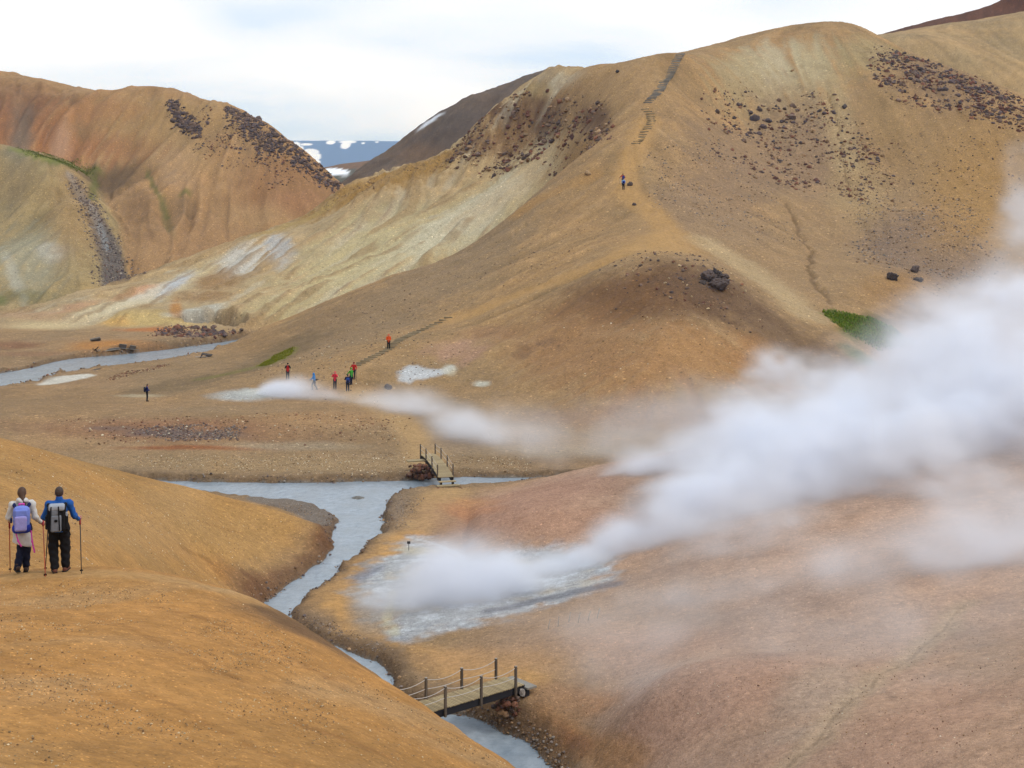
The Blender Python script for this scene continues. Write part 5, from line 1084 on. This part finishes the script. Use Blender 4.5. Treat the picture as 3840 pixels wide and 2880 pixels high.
backpack('grey and black hiking backpack worn by the man in blue', bm_, rzm, [
    ('main_bag', [('b', (0, 0, 0), (.175, .11, .25), .06)], BLACKC), ('front_panel', [('b', (-.01, -.115, -.08), (.10, .04, .16), .03)], GREYP), ('lid', [('b', (0, -.02, .215), (.15, .115, .06), .045)], GREYL), ('buckle', [('e', (-.01, -.16, -.02), (.035, .015, .03))], BLACKC), ('compression_strap', [('c', (.035, -.135, .24), (.06, -.165, -.2), .014, .014)], BLACKC), ('compression_strap', [('c', (-.10, -.135, .24), (-.12, -.15, -.2), .014, .014)], BLACKC), ('panel', [('b', (-.03, -.105, .12), (.07, .03, .05), .02)], GREYP), ('side_pocket', [('b', (.18, -.02, -.06), (.035, .07, .14), .03)], BLACKC), ('side_pocket', [('b', (-.18, -.02, -.06), (.03, .07, .14), .03)], BLACKC), ('side_patch', [('b', (.185, -.07, .08), (.02, .02, .045), .012)], GREYL), ('shoulder_strap', [('c', (.14, .06, .20), (.16, .14, .23), .028, .028), ('c', (.16, .14, .23), (.16, .25, .25), .028, .028)], BLACKC), ('shoulder_strap', [('c', (-.14, .06, .20), (-.16, .14, .23), .028, .028), ('c', (-.16, .14, .23), (-.16, .25, .25), .028, .028)], BLACKC), ('hip_belt', [('c', (.17, .04, -.22), (.21, .12, -.27), .03, .025), ('c', (.21, .05, -.24), (.25, .02, -.34), .015, .015)], BLACKC)], .0095)
hw = to_world(mp_, rzm, gm_['wr'] + np.array([.03, .05, .02])); tpx = hit(176,1239); pole('dark trekking pole with pale tip in the right hand of the man in blue', hw, tpx, POLEK, GRIPR)
hw = to_world(mp_, rzm, gm_['wl'] + np.array([-.02, .05, .0])); t2 = to_world(mp_, rzm, (-.27, .28, 0)); pole('dark trekking pole in the left hand of the man in blue', hw, (t2[0], t2[1], gz(t2[0], t2[1])), POLEK, POLEK)
# --- the far walkers
RED = cloth('red_jacket', (196,40,36)); PINKR = cloth('coral_red_jacket', (226,58,78)); ORA = cloth('orange_jacket', (236,92,36)); SKY = cloth('sky_blue_jacket', (52,134,206)); GREEN = cloth('green_jacket', (66,160,52)); DNAVY = cloth('dark_navy_jacket', (34,38,66)); BLU = cloth('bright_blue_pack', (44,72,150)); INDIGO = cloth('indigo_jacket', (36,42,104)); MAROON = cloth('maroon', (110,32,46)); PALEB = cloth('pale_blue', (150,190,222))
def far(px, py, rz, H_, J, wear, label): 
    p = hit(px, py); p[2] = gz(p[0], p[1]); r, g, s = person(label, p, rz, H_, J, wear, .026); return p, rz, g, s
ARMUP = dict(el=(-.27, .10, 1.25), er=(.27, .10, 1.25), wl=(-.08, .20, 1.52), wr=(.08, .20, 1.52), gl=(.3, .1, 1), gr=(-.3, .1, 1)); ARMF = dict(el=(-.25, .05, 1.15), er=(.25, .05, 1.15), wl=(-.06, .22, 1.10), wr=(.06, .22, 1.12), gl=(1, .2, 0), gr=(-1, .2, 0))
far(839.5,755,math.pi,1.72,dict(ARMF),dict(jacket=ORA, trousers=BLACKC, hat=ORA, hood='up', hem=.86),'hiker in bright orange hooded jacket standing on the log steps')
far(621.5,820,math.pi+.2,1.75,dict(ARMUP),dict(jacket=BLACKC, vest=RED, trousers=BLACKC, hat=BLACKC, hem=.9),'hiker in red vest with black sleeves raising both hands to the face')
p5, rz5, g5, s5 = far(679,842.5,1.35,1.76,dict(head=(0, .10, 1.60), neck=(0, .06, 1.47), chest=(0, .03, 1.29), sl=(-.18, .04, 1.40), sr=(.18, .04, 1.40), kl=(-.1, .2, .5), al=(-.1, .16, .09), kr=(.1, -.02, .5), ar=(.1, -.26, .1), el=(-.24, .16, 1.18), wl=(-.2, .38, 1.08), er=(.24, .14, 1.16), wr=(.2, .36, 1.05)),dict(jacket=SKY, trousers=NAVY, hat=SKY, hood='up', hem=.86),'hiker in light blue hooded jacket leaning on a walking pole')
hw = to_world(p5, rz5, g5['wr'] + np.array([0, .05, 0])); pole('pale walking pole of the hiker in light blue', hw, to_world(p5, rz5, (.1, .34, 0)), POLEG, POLEK, r=.016); hw = to_world(p5, rz5, g5['wl'] + np.array([0, .04, 0])); pole('second pale pole of the hiker in light blue, slanting back between the legs', hw, to_world(p5, rz5, (-.15, -.05, 0)), POLEG, POLEK, r=.016)
backpack('small dark hip bag worn by the hiker in light blue', to_world(p5, rz5, (.05, -.22, 1.05)), rz5, [('bag', [('b', (0, 0, 0), (.13, .09, .09), .06)], BLACKC), ('belt', [('c', (-.16, .14, .02), (.16, .14, .02), .03, .03)], BLACKC)], .024)
far(723.5,840.5,math.pi-.05,1.78,dict(ARMUP),dict(jacket=PINKR, trousers=NAVY, hat=PINKR, hood='up', hem=.84),'hiker in coral red hooded jacket with both hands at the head')
p6, rz6, g6, s6 = far(764.5,819,math.pi-.3,1.76,dict(er=(.34, .05, 1.2), wr=(.36, .2, 1.05), kr=(.14, .12, .5), el=(-.32, .06, 1.2), wl=(-.36, .2, 1.08)),dict(jacket=RED, trousers=NAVY, hat=MAROON, hem=.9),'hiker in red jacket with maroon cap standing behind the one in green')
hw = to_world(p6, rz6, g6['wl'] + np.array([0, .05, 0])); t2 = to_world(p6, rz6, (-.4, .25, 0)); pole('dark walking pole of the hiker in red behind the green one', hw, (t2[0], t2[1], gz(t2[0], t2[1])), POLEK, POLEK, r=.016)
far(758.5,831.5,.9,1.74,dict(el=(-.3, .14, 1.2), wl=(-.3, .36, 1.06), er=(.25, .05, 1.15), wr=(.2, .25, 1.05)),dict(jacket=GREEN, trousers=NAVY, hat=GREEN, hem=.84),'hiker in green jacket turned towards the vent')
p7, rz7, g7, s7 = far(751,845.5,.1,1.74,dict(el=(-.28, .1, 1.18), wl=(-.16, .3, 1.2), er=(.28, .1, 1.18), wr=(.16, .3, 1.2)),dict(jacket=DNAVY, trousers=NAVY, hair=HAIRD, hem=.9),'hiker in dark navy seen from behind with a blue backpack')
backpack('bright blue backpack worn by the hiker in dark navy', to_world(p7, rz7, (.02, -.22, 1.16)), rz7, [('main_bag', [('b', (0, 0, 0), (.17, .10, .23), .08)], BLU), ('front_pocket', [('b', (0, -.11, -.08), (.12, .04, .10), .04)], DNAVY)], .024)
p8, rz8, g8, s8 = far(317.5,867,-1.2,1.76,dict(el=(-.24, .1, 1.15), wl=(-.1, .24, 1.12), er=(.24, .1, 1.15), wr=(.1, .24, 1.12), head=(0, .06, 1.62)),dict(jacket=INDIGO, trousers=BLACKC, hair=HAIRD, hem=.84),'lone hiker in indigo jacket standing on the flat by the pale crust')
backpack('dark backpack worn by the lone hiker in indigo', to_world(p8, rz8, (0, -.23, 1.2)), rz8, [('main_bag', [('b', (0, 0, 0), (.16, .10, .24), .08)], DNAVY), ('lid', [('b', (0, 0, .22), (.13, .09, .05), .04)], BLACKC)], .024)
pA, rzA, gA, sA = far(1345.5,400,.1,1.74,dict(el=(-.34, .05, 1.28), wl=(-.42, .2, 1.2), er=(.30, .05, 1.2), wr=(.34, .2, 1.1)),dict(jacket=RED, trousers=BLACKC, hair=HAIRD, hem=.9),'hiker in red jacket with blue backpack climbing ahead on the upper trail')
backpack('dark blue backpack worn by the climber in red', to_world(pA, rzA, (.04, -.23, 1.18)), rzA, [('main_bag', [('b', (0, 0, 0), (.16, .10, .26), .08)], BLU), ('lid', [('b', (0, 0, .24), (.13, .09, .05), .04)], DNAVY)], .024)
hw = to_world(pA, rzA, gA['wl'] + np.array([0, .05, 0])); t2 = to_world(pA, rzA, (-.46, .3, 0)); pole('thin grey pole of the climber in red', hw, (t2[0], t2[1], gz(t2[0], t2[1])), POLEG, POLEK, r=.018)
pB, rzB, gB, sB = far(1346.8,410,.0,1.72,dict(el=(-.27, .05, 1.16), wl=(-.22, .2, 1.05), er=(.27, .05, 1.16), wr=(.22, .2, 1.05)),dict(jacket=PALEB, trousers=BLACKC, hair=HAIRB, hem=.9),'hiker in pale blue with dark trousers following up the upper trail')
backpack('royal blue backpack worn by the hiker in pale blue', to_world(pB, rzB, (.02, -.23, 1.14)), rzB, [('main_bag', [('b', (0, 0, 0), (.16, .10, .22), .08)], ROYAL), ('front_pocket', [('b', (0, -.11, -.06), (.11, .04, .10), .04)], DBLUE)], .024)

# ------------------------------------------------------------------ moss
def moss(nm, label, pp, n, cc, seed, size=(.10, .28)):
    X, Y = scatter_pts(pp, n, seed, .1, 4); n = len(X); r = np.random.default_rng(seed); Z = samp(H, X, Y); B = 5; V = np.zeros((n, B, 3, 3)); 
    for b in range(B):
        a = r.random(n) * 6.28; t = size[0] + (size[1] - size[0]) * r.random(n); ln = .5 * t; w = .25 * t; dx, dy = np.cos(a), np.sin(a)
        V[:, b, 0] = np.stack([X - dy * w, Y + dx * w, Z - .03], -1); V[:, b, 1] = np.stack([X + dy * w, Y - dx * w, Z - .03], -1); V[:, b, 2] = np.stack([X + dx * ln, Y + dy * ln, Z + t], -1)
    T = np.arange(n * B * 3).reshape(-1, 3); me = raw_mesh(nm, V.reshape(-1, 3), T, False); pal = np.array([A(c) for c in cc]); c = np.repeat(pal[r.integers(0, len(pal), n)] * (.7 + .6 * r.random(n))[:, None], B * 3, 0)
    q = me.attributes.new('Col', 'FLOAT_COLOR', 'POINT'); q.data.foreach_set('color', np.c_[c, np.ones(len(c))].astype(np.float32).ravel()); link(nm, me, STONE, kind='stuff', label=label, category='moss')
moss('moss', 'bright green mossy grass in the damp hollow', MOSS, 5200, [(118,148,38),(136,160,48),(96,126,32),(146,144,60)], 1); moss('moss', 'yellow green moss strip on the spur', STRIP, 1500, [(138,138,26),(120,124,24)], 2, (.06, .16))
moss('moss', 'green moss along the ledge of the left hill', [(36,318),(80,330),(150,350),(205,362),(205,370),(150,362),(80,342)], 1500, [(118,126,40),(96,106,32)], 3, (.12, .3))

# ------------------------------------------------------------------ the air
def haze():
    lo, hi = np.array((-12000., -400., -12.)), np.array((12000., 9900., 418.)); c = (lo + hi) / 2; me = MB().box((0, 0, 0), tuple(hi - lo)).mesh('haze')
    k = NT('air'); pv = k.n('ShaderNodeVolumePrincipled'); pv.inputs['Color'].default_value = (.38, .62, 1.0, 1); pv.inputs['Absorption Color'].default_value = (1, 1, 1, 1); pv.inputs['Density'].default_value = HAZE_D; pv.inputs['Anisotropy'].default_value = .0; k.l(pv.outputs[0], k.out.inputs['Volume'])
    link('haze', me, k.m, loc=tuple(c), kind='stuff')
HAZE_D = 0.95e-4
haze()
# ------------------------------------------------------------------ steam from the hot ground: real volumes, density worked out on a grid of air cells
def value3(shape, cells, off, seed):
    """smooth 3-D noise on a lattice, sampled on a regular grid"""
    r = np.random.default_rng(seed)
    n = [int(s / c) + 4 for s, c in zip(shape, cells)]
    L = r.random(n).astype(np.float32)
    out = L
    for ax, s in enumerate(shape):
        t = np.arange(s) / cells[ax] + off[ax] % 1.0; i = t.astype(int); f = (t - i).astype(np.float32); f = f * f * (3 - 2 * f)
        sh = [1, 1, 1]; sh[ax] = s; f = f.reshape(sh)
        out = np.take(out, i, ax) * (1 - f) + np.take(out, i + 1, ax) * f
    return out
def steam_volume(nm, lo, hi, h, puffs, label, dens, seed, stretch=(1, 1, 1), ragged=1.0):
    lo = np.array(lo, float); hi = np.array(hi, float); n = np.ceil((hi - lo) / h).astype(int) + 1; hi = lo + (n - 1) * h
    D = np.zeros((n[2], n[1], n[0]), np.float32)
    zs_, ys_, xs_ = (lo[2] + np.arange(n[2]) * h), (lo[1] + np.arange(n[1]) * h), (lo[0] + np.arange(n[0]) * h)
    for (c, R, a) in puffs:
        R = np.array(R) * np.ones(3)
        s = [slice(max(0, int((c[k] - 1.5 * R[k] - lo[k]) / h)), max(0, min(n[k], int((c[k] + 1.5 * R[k] - lo[k]) / h) + 2))) for k in range(3)]
        if any(q.stop <= q.start for q in s): continue
        X = xs_[s[0]][None, None, :]; Y = ys_[s[1]][None, :, None]; Z = zs_[s[2]][:, None, None]
        r2 = ((X - c[0]) / R[0]) ** 2 + ((Y - c[1]) / R[1]) ** 2 + ((Z - c[2]) / R[2]) ** 2
        D[s[2], s[1], s[0]] += a * np.clip(1 - r2 / 2.0, 0, 1) ** 2
    sh = D.shape
    N = np.zeros(sh, np.float32); amp = 1.0; tot = 0
    for o, cell in enumerate((6.0, 2.9, 1.4, .7)):
        N += amp * value3(sh, (max(.8 * cell / h, 1.5), max(cell / h, 1.5), max(1.2 * cell / h, 1.5)), (o * .3, o * .7, o * .1), seed + o); tot += amp; amp *= .82
    N = (N / tot - .5) * 5.0
    D = D * np.clip(np.exp(ragged * 1.7 * N) * .6, .0, 4.0); D = np.clip(D - .016, 0, 4)
    # nothing below ground, fades at the edges of the grid
    e = np.ones(sh, np.float32)
    for ax in range(3):
        t = (np.arange(sh[ax])[::-1] if ax == 0 else np.minimum(np.arange(sh[ax]), np.arange(sh[ax])[::-1])) / 6.0; v = np.clip(t, 0, 1); s_ = [1, 1, 1]; s_[ax] = sh[ax]; e = e * v.reshape(s_)
    D *= e
    Zg, Yg, Xg = np.meshgrid(zs_, ys_, xs_, indexing='ij')
    me = bpy.data.meshes.new(nm); me.vertices.add(D.size); me.vertices.foreach_set('co', np.c_[Xg.ravel(), Yg.ravel(), Zg.ravel()].astype(np.float32).ravel())
    a_ = me.attributes.new('den', 'FLOAT', 'POINT'); a_.data.foreach_set('value', D.ravel())
    ng = bpy.data.node_groups.new(nm + '_density', 'GeometryNodeTree')
    ng.interface.new_socket('Geometry', in_out='INPUT', socket_type='NodeSocketGeometry'); ng.interface.new_socket('Geometry', in_out='OUTPUT', socket_type='NodeSocketGeometry')
    N_ = ng.nodes; Lk = ng.links
    gi = N_.new('NodeGroupInput'); go = N_.new('NodeGroupOutput'); vc = N_.new('GeometryNodeVolumeCube'); si = N_.new('GeometryNodeSampleIndex'); na = N_.new('GeometryNodeInputNamedAttribute')
    na.data_type = 'FLOAT'; na.inputs['Name'].default_value = 'den'; si.data_type = 'FLOAT'; si.domain = 'POINT'; si.clamp = True
    ps = N_.new('GeometryNodeInputPosition'); sp = N_.new('ShaderNodeSeparateXYZ'); Lk.new(ps.outputs[0], sp.inputs[0])
    def mt(op, a, b):
        q = N_.new('ShaderNodeMath'); q.operation = op
        for i, v in enumerate((a, b)):
            if isinstance(v, (int, float)): q.inputs[i].default_value = float(v)
            else: Lk.new(v, q.inputs[i])
        return q.outputs[0]
    ii = [mt('MINIMUM', mt('MAXIMUM', mt('ROUND', mt('DIVIDE', mt('SUBTRACT', sp.outputs[k], float(lo[k])), h), 0.0), 0.0), float(n[k] - 1)) for k in range(3)]
    fi = N_.new('FunctionNodeFloatToInt')
    # integer-safe: (iz*ny+iy)*nx+ix stays below 2^24
    Lk.new(mt('ADD', mt('MULTIPLY', mt('ADD', mt('MULTIPLY', ii[2], float(n[1])), ii[1]), float(n[0])), ii[0]), fi.inputs[0])
    Lk.new(gi.outputs[0], si.inputs['Geometry']); Lk.new(na.outputs[0], si.inputs['Value']); Lk.new(fi.outputs[0], si.inputs['Index'])
    Lk.new(si.outputs[0], vc.inputs['Density']); vc.inputs['Background'].default_value = 0
    vc.inputs['Min'].default_value = tuple(lo); vc.inputs['Max'].default_value = tuple(hi)
    for k, t in enumerate('XYZ'): vc.inputs['Resolution ' + t].default_value = int(n[k])
    km = NT(nm)
    pv = km.n('ShaderNodeVolumePrincipled'); pv.inputs['Color'].default_value = (.94, .96, 1.0, 1); pv.inputs['Anisotropy'].default_value = 0.0
    at2 = km.n('ShaderNodeAttribute', attribute_name='density'); km.l(km.math('MULTIPLY', at2.outputs['Fac'], dens), pv.inputs['Density']); pv.inputs['Density Attribute'].default_value = ''
    km.l(pv.outputs[0], km.out.inputs['Volume'])
    km.m.cycles.volume_interpolation = 'LINEAR'
    smt = N_.new('GeometryNodeSetMaterial'); smt.inputs['Material'].default_value = km.m
    Lk.new(vc.outputs[0], smt.inputs[0]); Lk.new(smt.outputs[0], go.inputs[0])
    o = link(nm, me, None, kind='stuff', label=label, category='steam'); me.materials.append(km.m)
    md = o.modifiers.new('density', 'NODES'); md.node_group = ng
    return o
def plume(path, n, seed, jit=.35):
    """path rows: px, py, d, radius, amount -> puffs along it"""
    r = np.random.default_rng(seed); path = np.array(path, float); out = []
    t = np.sort(r.random(n)) * (len(path) - 1)
    for u in t:
        i = min(int(u), len(path) - 2); f = u - i; q = path[i] * (1 - f) + path[i + 1] * f
        c = P(q[0], q[1], q[2]) + r.normal(0, jit, 3) * q[3] * np.array([1, 1, .8])
        R = q[3] * (.7 + .6 * r.random())
        out.append((c, (R * 1.25, R * 1.1, R * .9), q[4] * (.6 + .8 * r.random())))
    return out
pf = []
pf += plume([(1318,1036,94,.55,2.4),(1350,1025,94,.9,2.0),(1430,1008,93,1.3,1.3),(1560,975,92,1.8,.9),(1720,920,92,2.4,.55),(1880,875,93,2.8,.34),(2040,800,95,2.9,.25),(2170,700,99,2.6,.2),(2235,570,103,2.0,.15),(2250,430,107,1.8,.14)], 110, 1)
pf += plume([(1150,1252,77,.4,.9),(1220,1238,77,.8,1.6),(1320,1205,78,1.2,1.4),(1440,1160,79,1.7,1.1),(1580,1090,81,2.2,.8),(1730,1020,83,2.6,.5),(1900,950,85,2.8,.3),(2080,900,87,2.8,.22),(2300,830,90,3.0,.2)], 120, 2)
pf += plume([(850,1310,74,.7,.35),(895,1280,73.5,1.2,.5),(950,1285,73.5,1.6,.55),(1010,1295,73.5,1.6,.42),(1090,1275,75,1.3,.3),(1170,1255,76,.9,.5)], 60, 3, .7)
pf += plume([(1640,815,118,1.4,.14),(1690,790,118,1.5,.36),(1750,822,117,1.6,.3),(1860,860,116,1.8,.2),(2000,800,116,2.0,.24),(2110,700,118,1.8,.22),(2180,570,120,1.4,.16),(2210,430,122,1.5,.30),(2225,340,124,1.5,.26)], 90, 5, .42)
pf += plume([(1450,1220,72,1.6,.10),(1600,1190,73,2.2,.16),(1750,1150,75,2.6,.16),(1900,1100,77,2.8,.15),(2050,1040,79,3.0,.15),(2200,980,82,3.0,.16),(2350,900,86,3.2,.16)], 60, 9, .6)
pf += plume([(1480,1085,84,1.6,.3),(1620,1010,86,2.4,.36),(1780,940,88,2.8,.26),(1960,850,92,3.0,.18),(2100,760,96,3.0,.15),(2220,650,100,2.6,.12)], 80, 10, .7)
steam_volume('steam_plume', (-10, 64, -.5), (54, 128, 30), .38, pf, 'broad white steam plume drifting over the pink hot ground', .31, 100)
pv_ = plume([(900,1370,71,.8,.12),(1050,1380,70,1.2,.12),(1250,1390,66,1.4,.09),(1500,1320,66,1.4,.10),(1700,1320,66,1.4,.2),(1790,1330,65,1.3,.26),(1860,1300,64,1.4,.14),(2000,1240,64,1.8,.16),(2150,1230,64,2.4,.2),(2350,1200,66,2.6,.16)], 70, 4, .6)
pv_ += [(P(px, py, d), (6.0, 5.0, 2.6), a) for px, py, d, a in ((1300,1380,62,.06),(1500,1420,56,.05),(1700,1450,53,.05),(1900,1400,54,.06),(2100,1380,54,.07),(2250,1300,56,.09),(1600,1330,62,.07),(1850,1250,62,.08),(2050,1180,66,.10),(1400,1280,66,.06),(1200,1330,66,.05),(2150,1500,47,.05),(1950,1530,47,.04))]
steam_volume('steam_veil', (-10, 38, -.5), (40, 74, 12), .7, pv_, 'thin veil of steam hanging low over the pink slope', .58, 150)
pb_ = plume([(1000,910,118,2.0,.03),(1150,940,114,2.0,.05),(1350,935,112,2.4,.07),(1500,900,112,2.6,.10)], 30, 6, .6) + [(P(px, py, d), (6.0, 5.0, 2.6), a) for px, py, d, a in ((1250,960,108,.04),(1400,950,108,.06),(1550,930,106,.07),(1100,960,112,.035),(1300,900,118,.035),(1500,860,120,.05))]
steam_volume('steam_veil', (-14, 98, -.5), (26, 128, 12), .8, pb_, 'thin veil of steam over the flat behind the arched bridge', .42, 170)
pf2 = plume([(575,852,143,.6,1.0),(592,846,143,1.0,1.1),(620,852,142,1.4,.8),(660,866,140,1.5,.5),(730,880,138,1.6,.34),(820,886,134,1.7,.26),(900,890,130,1.8,.24),(980,905,126,2.2,.2),(1010,935,121,2.2,.18),(1080,940,119,2.0,.07)], 90, 7)
steam_volume('steam_wisp', (-32, 106, -.5), (8, 152, 11), .36, pf2, 'thin white wisp of steam trailing from the vent below the hikers', .42, 200, ragged=.55)
